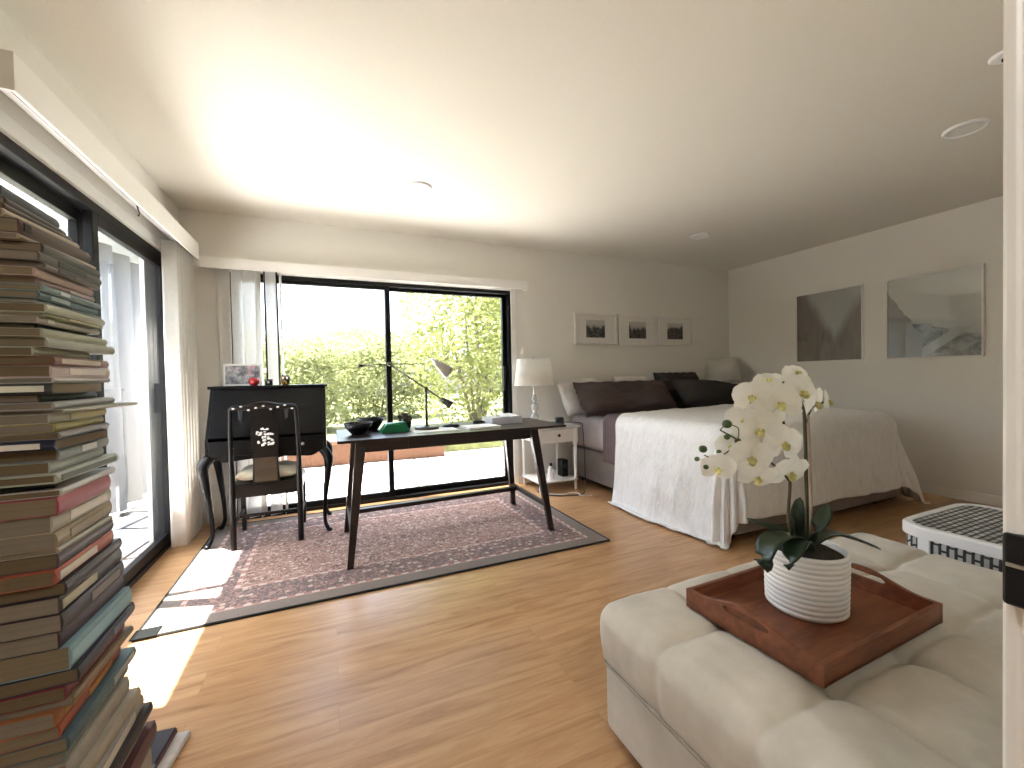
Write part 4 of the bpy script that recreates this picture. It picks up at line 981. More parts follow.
# ------------------------------------------------------------------ ottoman
OX0, OX1, OY0, OY1, OZ, OS = 0.74, 2.10, 0.285, 1.085, 0.425, 0.258
ott = thing('ottoman', 'large beige tufted suede ottoman in the right foreground', 'ottoman', (0, 0, 0))
bm = B(); box(bm, OX0+0.012, OX1-0.012, OY0+0.012, OY1-0.012, 0.03, OS, 0.03, 4); autosmooth(obj('ottoman_base', bm, M['ottoman'], ott))
for x in (OX0+0.08, OX1-0.08):
    for y in (OY0+0.08, OY1-0.08):
        bm = B(); lathe(bm, [(0.02, 0), (0.028, 0.035), (0, 0.035)], c=(x, y, 0), n=14); obj('foot', bm, M['black'], ott)
def cushion_top():
    t = bmesh.new(); nx, ny = 220, 140; r = 0.05
    cols = [OX0, 1.005, 1.275, 1.545, 1.815, OX1]; rows = [OY0, 0.555, 0.825, OY1]
    W, D = OX1-OX0, OY1-OY0; side = OZ-OS
    def sm(d, w): return math.exp(-(d/w)**2)
    over = side+0.02
    G = []
    for i in range(nx+1):
        row = []
        for j in range(ny+1):
            u = OX0-over+(W+2*over)*i/nx; v = OY0-over+(D+2*over)*j/ny
            cx_ = min(max(u, OX0+r), OX1-r); cy_ = min(max(v, OY0+r), OY1-r)
            dx, dy = u-cx_, v-cy_
            # square-ish metric so that hems stay level at corners
            dist = max(abs(dx), abs(dy)); hyp = math.hypot(dx, dy)
            if hyp < 1e-6: x, y, z, nz = u, v, OZ, 1.0
            else:
                nx_, ny_ = dx/hyp, dy/hyp
                mx = over+r
                dd = dist/mx*(r*PI/2+side-r)
                if dd < r*PI/2:
                    a = dd/r; off = r*math.sin(a); z = OZ-r*(1-math.cos(a)); nz = math.cos(a)
                else: off = r; z = OZ-r-(dd-r*PI/2); nz = 0.0
                x, y = cx_+nx_*off, cy_+ny_*off
            # seams and tufts
            xs = min(max(x, OX0), OX1); ys = min(max(y, OY0), OY1)
            dcx = min(abs(xs-c) for c in cols[1:-1]); dcy = min(abs(ys-c) for c in rows[1:-1])
            dk = math.hypot(dcx, dcy)
            fadex = 1.0 if (nz > 0.3) else nz/0.3
            dep = 0.011*sm(dcy, 0.012)+0.011*sm(dcx, 0.012)*min(1, max(0, (nz-0.2)/0.5))+0.018*sm(dk, 0.04)*max(nz, 0)
            # puff within each cell
            ci = max(a for a in cols[:-1] if a <= xs+1e-9); ci2 = min(b for b in cols[1:] if b > ci); cj = max(a for a in rows[:-1] if a <= ys+1e-9); cj2 = min(b for b in rows[1:] if b > cj)
            pu = math.sin(PI*min(max((xs-ci)/(ci2-ci), 0), 1))*math.sin(PI*min(max((ys-cj)/(cj2-cj), 0), 1))
            wr = 0.0035*noise.noise(Vector((x*11, y*11, 3)))+0.002*noise.noise(Vector((x*30, y*30, z*10)))
            h = 0.008*pu*nz - dep*max(nz, 0.0) + wr*max(nz, 0.3)
            z += h
            side_pull = (1-nz)
            if hyp > 1e-6 and side_pull > 0.01:
                bul = 0.010*math.sin(PI*min(1, max(0, (OZ-z)/side)))
                pull = 0.008*sm(dcy, 0.018)*abs(nx_) 
                ver = 0.0035*noise.noise(Vector((x*26, y*26, 1.1)))
                x += nx_*(bul-pull+ver)*side_pull; y += ny_*(bul+ver)*side_pull
            row.append(t.verts.new((x, y, max(z, OS-0.004))))
        G.append(row)
    for i in range(nx):
        for j in range(ny): t.faces.new((G[i][j], G[i+1][j], G[i+1][j+1], G[i][j+1]))
    return t
obj('tufted_cushion', cushion_top(), M['ottoman'], ott, True)
bm = B(); e = 0.006; zz = OS
tube(bm, [(OX0+0.05, OY0-e, zz), (OX1-0.05, OY0-e, zz), (OX1+e, OY0+0.05, zz), (OX1+e, OY1-0.05, zz), (OX1-0.05, OY1+e, zz), (OX0+0.05, OY1+e, zz), (OX0-e, OY1-0.05, zz), (OX0-e, OY0+0.05, zz), (OX0+0.05, OY0-e, zz)], 0.0045, 8)
obj('piping', bm, M['seam'], ott, True)

# ------------------------------------------------------------------ tray
TRZ = 0.434
tr = thing('serving_tray', 'reddish brown wooden tray with cut out handles on the ottoman', 'tray', (1.222, 0.748, TRZ), math.radians(1.5))
tw, td = 0.27, 0.185
bm = B(); box(bm, -tw, tw, -td, td, 0.0, 0.012, 0.002); obj('tray_bottom', bm, M['tray'], tr)
def side_profile(s, L): # arch on the short sides
    k = max(0.0, 1-abs(s)/(L*0.80)); k = k*k*(3-2*k); return 0.052+0.030*k
for sx in (-1, 1):
    t = bmesh.new(); n = 40; th = 0.013
    xs0 = sx*tw-(th if sx > 0 else 0); xs1 = xs0+th
    def slot(s):
        a = abs(s)
        if a >= 0.062: return None
        hgt = 0.0095*math.sqrt(max(0.0, 1-max(0, (a-0.050)/0.012)**2)); return (0.058-hgt, 0.058+hgt)
    for i in range(n):
        s0 = -td+2*td*i/n; s1 = -td+2*td*(i+1)/n; q0, q1 = slot(s0), slot(s1)
        h0, h1 = side_profile(s0, td), side_profile(s1, td)
        spans = []
        if q0 is None and q1 is None: spans = [((0, h0), (0, h1))]
        else:
            q0 = q0 or (0.058, 0.058); q1 = q1 or (0.058, 0.058)
            spans = [((0, q0[0]), (0, q1[0])), ((q0[1], h0), (q1[1], h1))]
        for (a0, b0), (a1, b1) in spans:
            vs = [t.verts.new(c) for c in ((xs0, s0, a0), (xs0, s1, a1), (xs0, s1, b1), (xs0, s0, b0), (xs1, s0, a0), (xs1, s1, a1), (xs1, s1, b1), (xs1, s0, b0))]
            for f in ((0, 1, 2, 3), (7, 6, 5, 4), (0, 4, 5, 1), (3, 2, 6, 7)): t.faces.new([vs[k] for k in f])
            if i == 0: t.faces.new([vs[k] for k in (0, 3, 7, 4)])
            if i == n-1: t.faces.new([vs[k] for k in (1, 5, 6, 2)])
    bmesh.ops.remove_doubles(t, verts=t.verts, dist=1e-5)
    bm = B(); merge(bm, t); obj('handle_side', bm, M['tray'], tr)
for sy in (-1, 1):
    bm = B(); y0 = sy*td-(0.013 if sy > 0 else 0); box(bm, -tw+0.0125, tw-0.0125, y0, y0+0.013, 0, 0.052, 0.002); obj('long_side', bm, M['tray'], tr)

# ------------------------------------------------------------------ orchid
PZ = TRZ+0.0125
pc = Vector((1.235, 0.765, PZ))
orc = thing('potted_orchid', 'white moth orchid in ribbed white pot on the wooden tray', 'plant', pc)
prof = [(0, 0.0), (0.090, 0.0), (0.095, 0.004)]
nr = 12; ph = 0.172
for i in range(nr*6+1):
    z = 0.004+(ph-0.004)*i/(nr*6); a = abs(math.sin(PI*nr*i/(nr*6))); prof.append((0.094+0.004*(z/ph)+0.0062*math.sqrt(a), z))
prof += [(0.097, ph+0.001), (0.093, ph-0.004), (0.093, ph-0.02), (0, ph-0.02)]
bm = B(); lathe(bm, prof, n=56); obj('pot', bm, M['ceramic'], orc, True)
bm = B(); lathe(bm, [(0.0925, ph-0.018), (0.07, ph-0.006), (0.03, ph+0.004), (0, ph+0.006)], n=30); obj('soil', bm, M['soil'], orc, True)
DC = fw.dot(pc-Vector((0, 0, HC)))
def op(x, y, off=0.0): return at_d(x, y, DC+off)-pc
def leaf_bm(pts, w, cup=0.25, n=18, droop=None):
    P = catmull(pts, 6); m = len(P); t = bmesh.new(); rows = []
    for i, p in enumerate(P):
        s = i/(m-1); d = (P[min(i+1, m-1)]-P[max(i-1, 0)]).normalized()
        side = d.cross(Vector((0, 0, 1)))
        if side.length < 0.15: side = d.cross(fw)
        side.normalize(); nn = side.cross(d)
        ww = w*(math.sin(PI*min(1, (s*0.93+0.07)))**0.6)*(1.0 if s < 0.9 else max(0.12, (1-s)/0.1))
        rows.append([t.verts.new(p+side*ww*k+nn*ww*cup*abs(k)**1.3) for k in (-1, -0.66, -0.33, 0, 0.33, 0.66, 1)])
    for a, b in zip(rows, rows[1:]):
        for k in range(6): t.faces.new((a[k], a[k+1], b[k+1], b[k]))
    return t
def leaf(pts, w, cup=0.3):
    o = obj('leaf', leaf_bm(pts, w, cup), M['leaf'], orc, True); md = o.modifiers.new('thick', 'SOLIDIFY'); md.thickness = 0.003
base = Vector((0, 0, ph-0.015))
leaf([base+Vector((0.01, 0, 0)), op(826, 535, 0.0), op(850, 538, 0.02), op(881, 549, 0.03)], 0.026)
leaf([base+Vector((-0.01, 0, 0)), op(790, 532, 0.02), op(768, 527, 0.04), op(747, 518, 0.06)], 0.020)
leaf([base+Vector((-0.01, -0.01, 0)), op(792, 536, -0.06), op(772, 540, -0.10), op(764, 560, -0.11), op(768, 572, -0.10)], 0.030, 0.2)
leaf([base+Vector((0, -0.015, 0)), op(800, 540, -0.08), op(792, 552, -0.12), op(788, 570, -0.12)], 0.027, 0.15)
leaf([base, op(800, 530, 0.02), op(798, 512, 0.03), op(800, 497, 0.05)], 0.019, 0.35)
leaf([base+Vector((0.02, 0, 0)), op(818, 530, -0.02), op(824, 516, -0.01), op(827, 504, 0.02)], 0.021, 0.35)
# stems
def stem(pts, r, m='stem', name='stem'):
    bm = B(); tube(bm, pts, r, 8, 7); obj(name, bm, M[m], orc, True)
b1 = base+Vector((-0.02, 0.0, -0.01)); b2 = base+Vector((0.02, 0.01, -0.01))
stem([b1, op(789, 525), op(790, 485), op(790, 462, 0.01), op(786, 430, 0.02), op(775, 405, 0.0), op(765, 390, -0.02)], [0.0045, 0.004, 0.003])
stem([op(790, 482), op(782, 472, -0.01), op(770, 462, -0.02), op(756, 452, -0.03), op(738, 440, -0.04), op(720, 430, -0.05)], [0.0035, 0.0028, 0.002])
stem([b2, op(807, 520), op(806, 470), op(805, 430), op(803, 408), op(795, 392), op(783, 382)], [0.0055, 0.005, 0.003])
stem([op(805, 425), op(812, 408, 0.02), op(824, 402, 0.03)], [0.0035, 0.002])
stem([b2+Vector((0.012, 0, 0)), op(811, 500, 0.005), op(808, 415, 0.005)], 0.0038, 'stake', 'support_stake')
stem([op(738, 440, -0.04), op(730, 450, -0.05), op(715, 458, -0.05), op(704, 455, -0.05)], [0.002, 0.0015])
# blossoms
def petal_bm(t, L, W, ang, tilt, curl, seed):
    n, m = 8, 6; rows = []
    Rz = Matrix.Rotation(ang, 4, 'Y'); 
    for i in range(n+1):
        s = i/n; ww = W*(math.sin(PI*min(1, s*0.80+0.12))**0.8)*(0.35+0.65*min(1, s*2.2))
        if i == n: ww *= 0.35
        row = []
        for j in range(m+1):
            k = -1+2*j/m
            y = -tilt*s*L+curl*L*s*s+0.10*W*k*k+0.05*W*noise.noise(Vector((s*3+seed, k*2, seed)))
            row.append(t.verts.new(Rz @ Vector((ww*k, y, s*L))))
        rows.append(row)
    for a, b in zip(rows, rows[1:]):
        for j in range(m): t.faces.new((a[j], a[j+1], b[j+1], b[j]))
def flower(pos, R, aim, spin, seed):
    """front of the flower looks along local -Y"""
    t = bmesh.new()
    for a, L, W in ((0, 0.95, 0.36), (PI*0.70, 0.92, 0.33), (-PI*0.70, 0.92, 0.33)): petal_bm(t, R*L, R*W, a, -0.05, 0.10, seed+a)
    for a in (PI*0.36, -PI*0.36): petal_bm(t, R*1.0, R*0.62, a, 0.10, 0.16, seed+a)
    q = Vector((0, -1, 0)).rotation_difference(aim).to_matrix().to_4x4() @ Matrix.Rotation(spin, 4, 'Y'); q.translation = pos
    bmesh.ops.transform(t, matrix=q, verts=t.verts)
    o = obj('flower', t, M['petal'], orc, True)
    b = B()
    ellipsoid(b, (0, -R*0.20, -R*0.10), (R*0.13, R*0.17, R*0.15), seg=10); ellipsoid(b, (-R*0.13, -R*0.14, 0), (R*0.07, R*0.11, R*0.10), seg=8); ellipsoid(b, (R*0.13, -R*0.14, 0), (R*0.07, R*0.11, R*0.10), seg=8); ellipsoid(b, (0, -R*0.11, R*0.10), (R*0.07, R*0.11, R*0.08), seg=8)
    bmesh.ops.transform(b, matrix=q, verts=b.verts)
    obj('lip', b, M['lip'], o, True, label='yellow green lip of the blossom')
FL = [(759, 432, 27, -0.06, (-.25, .1)), (718, 469, 20, -0.05, (-.2, -.25)), (731, 447, 18, -0.04, (-.3, .1)), (751, 459, 25, -0.07, (-.1, -.2)), (784, 445, 24, -0.06, (.05, -.05)),
      (779, 406, 28, -0.05, (-.15, .2)), (801, 394, 26, -0.03, (.2, .1)), (752, 398, 22, -0.03, (-.45, .2)), (768, 381, 16, 0.0, (-.1, .8)), (797, 374, 17, 0.0, (.1, .7)),
      (828, 402, 17, 0.02, (.9, .05)), (790, 474, 25, -0.01, (.15, -.45)), (742, 420, 19, -0.03, (-.4, .3)), (785, 388, 24, 0.02, (.0, .45)), (757, 478, 23, -0.02, (-.1, -.6)), (815, 404, 22, 0.02, (.5, -.2)), (766, 416, 22, 0.0, (-.2, .2))]
for i, (x, y, rp, off, (ax_, az_)) in enumerate(FL):
    aim = (-fw*0.85+rt*ax_+Vector((0, 0, 1))*az_).normalized()
    flower(op(x, y, off), rp*0.86*DC/F, aim, random.uniform(-0.4, 0.4), i*3.7)
for x, y, r in ((703, 449, 4), (697, 459, 2.6), (706, 467, 2.6), (719, 452, 2.6), (727, 424, 4.6), (727, 437, 3), (738, 441, 3)):
    bm = B(); ellipsoid(bm, op(x, y, -0.05), (r*DC/F, r*DC/F, r*DC/F*0.9), seg=12); obj('bud', bm, M['bud'], orc, True)
stem([op(720, 430, -0.05), op(727, 425, -0.05), op(738, 428, -0.05), op(738, 440, -0.05)], 0.0014)

# ------------------------------------------------------------------ woven bench
bn = thing('woven_bench', 'white framed low bench woven in black and white behind the ottoman', 'bench', (0, 0, 0))
QX0, QX1, QY0, QY1, QZ = 2.42, 3.10, 0.32, 1.10, 0.405
def rrect(x0, x1, y0, y1, r, n=8):
    out = []
    for cx_, cy_, a0 in ((x1-r, y1-r, 0), (x0+r, y1-r, PI/2), (x0+r, y0+r, PI), (x1-r, y0+r, 1.5*PI)):
        for i in range(n+1): a = a0+PI/2*i/n; out.append((cx_+r*math.cos(a), cy_+r*math.sin(a)))
    return out
def ring(bm, x0, x1, y0, y1, r, th, z0, z1):
    t = bmesh.new(); o_ = rrect(x0, x1, y0, y1, r); i_ = rrect(x0+th, x1-th, y0+th, y1-th, max(0.01, r-th)); n = len(o_)
    V = [[t.verts.new((p[0], p[1], z)) for p in q] for q, z in ((o_, z0), (o_, z1-0.008), (rrect(x0+0.006, x1-0.006, y0+0.006, y1-0.006, r-0.004), z1), (i_, z1), (i_, z0))]
    for a, b in zip(V, V[1:]+V[:1]):
        for k in range(n): t.faces.new((a[k], a[(k+1) % n], b[(k+1) % n], b[k]))
    merge(bm, t)
bm = B(); ring(bm, QX0, QX1, QY0, QY1, 0.11, 0.034, QZ-0.05, QZ); ring(bm, QX0, QX1, QY0, QY1, 0.11, 0.045, 0.0, 0.045)
for (x, y) in ((QX0+0.03, QY0+0.11), (QX0+0.03, QY1-0.11), (QX1-0.03, QY0+0.11), (QX1-0.03, QY1-0.11)): box(bm, x-0.022, x+0.022, y-0.022, y+0.022, 0.04, QZ-0.05, 0.004)
obj('bench_frame', bm, M['white_plastic'], bn)
bm = B(); prism(bm, rrect(QX0+0.03, QX1-0.03, QY0+0.03, QY1-0.03, 0.08), 'Z', QZ-0.03, QZ-0.005); obj('woven_top', bm, M['woven'], bn)
bm = B(); ring(bm, QX0+0.012, QX1-0.012, QY0+0.012, QY1-0.012, 0.10, 0.012, 0.045, QZ-0.055); obj('woven_side', bm, M['woven'], bn)

# ------------------------------------------------------------------ books
PAGE = {}
def page_mat(i, c):
    t = NT('book_pages'); v = t.coords((0.5, 0.5, 260)); n = t.noise(v, 1.5, 3)
    t.bsdf(t.ramp(n, [(0.3, tuple(x*0.72 for x in c)), (0.7, c)]), 0.9, 0, None); return t.m
PG = [page_mat(0, (0.235, 0.19, 0.12)), page_mat(1, (0.25, 0.215, 0.165)), page_mat(2, (0.17, 0.125, 0.07)), page_mat(3, (0.50, 0.46, 0.38))]
def book(x1, y0, z0, W, L, T, col, page, label, rz=0.0, stripe=None, group=None, tl=None, hard=False):
    """spine on +X at x1, running from y0 to y0+L; pages towards -Y"""
    t = thing('book', label, 'book', (x1-W/2, y0+L/2, z0), rz, group)
    c = simple('book_cover', tuple(q*0.86 for q in col), 0.5, var=0.10, nscale=30, spec=0.3)
    bd = min(0.003 if hard else 0.0016, T*0.16); e = 0.004 if hard else 0.001
    w, l = W/2, L/2
    bm = B(); box(bm, -w, w, -l, l, 0, bd, 0.0005, 1); box(bm, -w, w, -l, l, T-bd, T, 0.0005, 1)
    # rounded spine
    prism(bm, [(w-bd, bd*0.6), (w+0.000, bd*0.6), (w+0.0025, T*0.3), (w+0.0032, T*0.5), (w+0.0025, T*0.7), (w, T-bd*0.6), (w-bd, T-bd*0.6)], 'Y', -l, l)
    obj('cover', bm, c, t)
    bm = B(); box(bm, -w+e, w-bd, -l+e, l-e, bd, T-bd); obj('page_block', bm, PG[page], t)
    if stripe is not None:
        s0, s1, sc = stripe
        bm = B(); box(bm, w+0.0026, w+0.0042, -l+2*l*s0, -l+2*l*s1, T*0.22, T*0.78); obj('spine_label', bm, simple('spine_label', sc, 0.6), t)
    return t
BG = 'books in the tall stack beside the sliding door'
def zpx(y): # height of a picture row at the near corner of the stack (x=-.5, y=1.10)
    r = ray(49, y); k = 1.10/r.y; return HC+r.z*k
# y top in picture, cover colour, page kind, protrusion of spine edge, shift in y, length, width, rot, hard, stripe, words
cream, sage, navy, black_ = (0.50, 0.45, 0.36), (0.36, 0.38, 0.30), (0.03, 0.035, 0.06), (0.02, 0.018, 0.02)
BK = [
 (188, (0.045, 0.05, 0.065), 1, -.055, .0, .20, .16, 2, 1, None, 'dark slate hardback lying topmost on the tall book stack'),
 (200, (0.07, 0.05, 0.055), 1, -.052, .01, .20, .17, 0, 0, None, 'dark plum book second from the top of the tall stack'),
 (207, (0.10, 0.07, 0.06), 2, -.050, .0, .21, .17, -2, 0, None, 'brown book third from the top of the tall stack'),
 (214, (0.46, 0.38, 0.28), 0, -.034, .0, .22, .16, -4, 0, None, 'tan covered paperback fourth from the top of the tall stack'),
 (222, (0.11, 0.065, 0.055), 0, -.024, .0, .235, .17, -3, 0, (0.04, 0.12, (0.015, 0.012, 0.01)), 'maroon brown book fifth from the top of the tall stack'),
 (236, (0.45, 0.37, 0.29), 1, -.018, .0, .25, .17, -2, 0, None, 'thin cream book sixth from the top of the tall stack'),
 (242, (0.07, 0.055, 0.05), 0, -.012, .005, .23, .16, 0, 0, None, 'dark book seventh from the top with golden tan pages'),
 (252, (0.13, 0.115, 0.105), 1, -.004, .0, .24, .17, 1, 0, (0.25, 0.7, (0.04, 0.035, 0.03)), 'grey brown book with mottled spine eighth from the top'),
 (262, (0.20, 0.17, 0.15), 1, -.002, .01, .22, .17, 0, 0, (0.2, 0.5, (0.07, 0.06, 0.055)), 'grey book below the mottled spine, ninth from the top'),
 (268, (0.50, 0.37, 0.32), 0, -.008, .0, .215, .16, -1, 0, None, 'pale pink spined book in the upper part of the stack'),
 (277, (0.36, 0.25, 0.25), 0, -.008, .004, .215, .17, 0, 0, (0.5, 0.95, (0.42, 0.34, 0.33)), 'dusty mauve book directly under the pale pink one'),
 (284, (0.23, 0.33, 0.32), 0, -.006, .006, .23, .16, 1, 0, (0.25, 0.40, (0.5, 0.55, 0.52)), 'pale teal book, the upper teal one in the stack'),
 (291, (0.10, 0.17, 0.18), 0, -.004, .005, .23, .17, 0, 0, (0.15, 0.45, (0.30, 0.38, 0.38)), 'dark teal book with worn title, lower teal one'),
 (299, (0.28, 0.33, 0.33), 1, -.008, .0, .24, .17, 0, 0, None, 'thin blue grey book under the dark teal one'),
 (303, (0.50, 0.50, 0.38), 2, -.008, .0, .235, .16, 0, 0, None, 'pale cream green book under the blue grey one'),
 (312, (0.31, 0.35, 0.20), 0, -.008, .0, .24, .16, 1, 0, (0.35, 0.9, (0.45, 0.45, 0.25)), 'moss green spined book in the middle upper stack'),
 (316, (0.47, 0.44, 0.37), 1, -.006, .0, .24, .17, 0, 0, (0.1, 0.2, (0.62, 0.6, 0.52)), 'cream grey book above the dark gap in the stack'),
 (323, (0.02, 0.016, 0.018), 1, -.02, .015, .20, .16, 0, 0, None, 'thin black filler standing in for the shaded gap between books'),  # black filler, set back, paints the shade of the gap between books
 (328, (0.42, 0.42, 0.29), 0, 0.0, .0, .245, .18, -1, 0, None, 'pale olive book just under the dark gap filler'),
 (337, (0.38, 0.40, 0.32), 0, 0.003, .0, .265, .18, -1, 0, None, 'long sage green book sticking out toward the door'),
 (347, (0.44, 0.44, 0.34), 2, -.010, .0, .21, .17, 0, 0, None, 'short pale green book under the long sage one'),
 (356, (0.26, 0.10, 0.085), 2, 0.002, .0, .225, .17, 1, 0, (0.1, 0.8, (0.50, 0.42, 0.34)), 'dark red spined book with cream title strip'),
 (365, (0.58, 0.46, 0.43), 2, 0.006, .0, .225, .17, 0, 0, (0.25, 0.9, (0.66, 0.58, 0.55)), 'pinkish white thick book under the dark red one'),
 (377, (0.62, 0.58, 0.54), 1, 0.004, .0, .24, .17, 1, 0, None, 'thin white book at the camera height of the stack'),
 (383, (0.06, 0.06, 0.06), 0, -.006, .0, .24, .17, 0, 0, (0.0, 0.92, (0.66, 0.67, 0.56)), 'black book turned sideways showing a pale green white panel, upper mid stack'),
 (394, (0.055, 0.06, 0.065), 1, -.008, .004, .215, .16, 1, 0, None, 'charcoal spined book with grey pages, above a light grey one'),
 (402, (0.36, 0.36, 0.35), 1, 0.0, .0, .26, .17, 1, 1, None, 'light grey hardback sticking out a little in mid stack'),
 (410, (0.42, 0.42, 0.35), 1, 0.03, .02, .29, .18, -3, 0, None, 'thin cream booklet poking far out toward the glass'),
 (414, (0.50, 0.48, 0.38), 1, -.004, .0, .22, .17, 0, 0, (0.3, 0.95, (0.55, 0.50, 0.28)), 'ivory book under the booklet that pokes out'),
 (424, (0.40, 0.33, 0.10), 1, -.002, .0, .215, .17, 2, 0, None, 'mustard yellow spined book in the middle of the stack'),
 (433, (0.30, 0.27, 0.25), 2, 0.004, .0, .22, .17, 1, 0, None, 'greyish mauve thin book under the mustard one'),
 (440, (0.025, 0.03, 0.06), 2, 0.006, .0, .22, .17, 1, 0, (0.0, 0.85, (0.72, 0.69, 0.64)), 'navy booklet turned sideways showing a long white panel in mid stack'),
 (450, (0.26, 0.28, 0.29), 2, 0.0, .006, .21, .17, 0, 0, (0.4, 0.7, (0.58, 0.58, 0.58)), 'steel grey book under the navy one'),
 (462, (0.38, 0.41, 0.37), 2, -.002, .0, .215, .17, 2, 0, None, 'pale grey green book under the steel grey one'),
 (474, (0.44, 0.46, 0.38), 2, 0.006, .0, .25, .17, 1, 1, (0.05, 0.95, (0.10, 0.11, 0.085)), 'pale green hardback with dark title band'),
 (484, (0.025, 0.025, 0.022), 2, 0.004, .004, .235, .17, 1, 0, None, 'black book pulled out and turned toward the camera above the white one'),
 (491, (0.62, 0.60, 0.56), 2, 0.004, .0, .24, .17, 2, 0, None, 'white spined book just above the crimson one'),
 (498, (0.36, 0.065, 0.085), 0, 0.004, .0, .22, .17, 2, 0, None, 'crimson spined thick book, the only bright red pink one'),
 (516, (0.47, 0.43, 0.35), 1, 0.0, .0, .245, .18, 2, 0, (0.25, 0.9, (0.62, 0.58, 0.50)), 'thick ivory book directly under the crimson one'),
 (534, (0.34, 0.26, 0.15), 1, 0.006, .0, .245, .17, 1, 0, (0.2, 0.8, (0.22, 0.16, 0.09)), 'golden brown spined book under the ivory one'),
 (550, (0.40, 0.36, 0.28), 1, -.002, .0, .22, .17, 0, 0, None, 'thin oatmeal book under the golden brown one'),
 (556, (0.10, 0.075, 0.08), 2, 0.004, .0, .235, .17, 1, 0, None, 'dark mauve book above the orange red one'),
 (571, (0.42, 0.10, 0.055), 2, -.002, .0, .245, .17, 2, 0, (0.05, 0.65, (0.55, 0.50, 0.42)), 'orange red spined book with pale lower label'),
 (586, (0.045, 0.032, 0.034), 2, 0.004, .0, .26, .18, 1, 0, None, 'brown black book under the orange red one'),
 (599, (0.06, 0.045, 0.048), 1, 0.004, .0, .265, .18, 0, 0, (0.02, 0.52, (0.42, 0.38, 0.27)), 'black book with long tan title panel in lower stack'),
 (616, (0.05, 0.04, 0.045), 1, 0.004, .0, .265, .18, 0, 0, (0.4, 0.9, (0.18, 0.15, 0.14)), 'black book with faded grey lettering panel in lower stack'),
 (634, (0.065, 0.035, 0.045), 1, 0.008, .0, .26, .18, 0, 0, None, 'dark plum thick book above the light blue one'),
 (652, (0.24, 0.38, 0.44), 0, 0.014, .0, .265, .18, 1, 0, (0.0, 1.0, (0.28, 0.44, 0.50)), 'light blue thick book low in the stack'),
 (676, (0.04, 0.04, 0.06), 2, 0.022, .0, .28, .19, 1, 0, (0.55, 0.95, (0.14, 0.15, 0.2)), 'navy black book right under the light blue one'),
 (690, (0.22, 0.05, 0.055), 2, 0.010, .0, .25, .18, 0, 0, None, 'dark crimson book low in the tall stack'),
 (703, (0.25, 0.17, 0.10), 1, 0.014, .0, .26, .18, 0, 0, None, 'thin brown book above the rust one near the floor'),
 (712, (0.34, 0.13, 0.05), 1, 0.004, .0, .26, .17, 0, 0, (0.1, 0.5, (0.42, 0.23, 0.06)), 'rust orange book near the bottom of the stack'),
 (728, (0.40, 0.10, 0.05), 0, -.004, .0, .28, .18, 1, 0, (0.4, 0.8, (0.46, 0.20, 0.05)), 'vermilion book near the bottom of the stack'),
 (741, (0.08, 0.14, 0.17), 0, 0.01, .0, .31, .20, 0, 0, (0.6, 0.95, (0.35, 0.38, 0.38)), 'long dark teal book near the stack bottom'),
 (755, (0.20, 0.24, 0.20), 1, 0.006, .0, .28, .18, 1, 0, None, 'grey green book near the stack bottom'),
 (768, (0.36, 0.34, 0.30), 1, 0.014, .0, .27, .19, 0, 0, None, 'grey beige thick book near the stack bottom'),
 (790, (0.38, 0.33, 0.26), 1, 0.022, .0, .28, .19, 0, 0, None, 'light brown book in the lowest part of the stack'),
 (806, (0.30, 0.28, 0.26), 1, 0.026, .0, .29, .20, 0, 0, (0.2, 0.8, (0.5, 0.46, 0.40)), 'warm grey book in the lowest part of the stack'),
 (824, (0.05, 0.04, 0.04), 1, 0.036, .0, .32, .21, 0, 0, None, 'wide black book in the lowest part of the stack'),
 (838, (0.40, 0.34, 0.30), 1, 0.030, .0, .31, .20, 0, 0, None, 'wide tan book under the wide black one near the floor'),
 (856, (0.10, 0.04, 0.04), 1, 0.040, .0, .33, .21, 0, 0, None, 'wide oxblood book third from the floor'),
 (880, (0.34, 0.30, 0.26), 1, 0.035, .0, .32, .21, 0, 0, None, 'wide brown grey book second from the floor'),
 (920, (0.14, 0.12, 0.12), 1, 0.040, .0, .33, .22, 0, 0, None, 'wide dark grey book on the floor under the tall stack'),
]
ys = [b[0] for b in BK]
zt = [zpx(y) for y in ys]
zs = zt+[0.0]
bj = random.Random(21)
def turned_book(x0, y0, z0, W, L, T, c, pg, lab, rz, stp, grp):
    """a book whose spine faces the camera: spine edge starts at x0 on the line y0"""
    t = book(W/2, -L/2, z0, W, L, T, c, pg, lab, math.radians(rz), stp, grp)
    t.location = (x0+L/2, y0+W/2, z0); return t
for i, (y, c, pg, px, dy, L, W, rz, hard, stp, lab) in enumerate(BK):
    z1, z0 = zs[i], zs[i+1]
    if y in (383, 440, 484):
        x0 = {383: -0.625, 440: -0.625, 484: -0.70}[y]; LL = {383: 0.135, 440: 0.14, 484: 0.165}[y]; rz0 = {383: -89, 440: -91, 484: -72}[y]
        turned_book(x0, {383: 1.088, 440: 1.09, 484: 1.10}[y], z0+0.0002, 0.20, LL, z1-z0-0.0006, c, pg, lab, rz0, stp, BG); continue
    px += bj.uniform(-0.007, 0.007); dy += bj.uniform(-0.006, 0.008); rz += bj.uniform(-1.6, 1.6)
    book(-0.502+px, 1.10+dy, z0+0.0002, W, L, z1-z0-0.0006, c, pg, lab, math.radians(rz*0.8), stp, BG, hard=bool(hard))
# slips of white paper tucked in the stack
for y, x0, x1, yy, lab in ((387, -0.60, -0.475, 1.085, 'white card tucked into the upper middle of the book stack'), (444, -0.60, -0.47, 1.085, 'white folded paper tucked beside the navy book')):
    pass

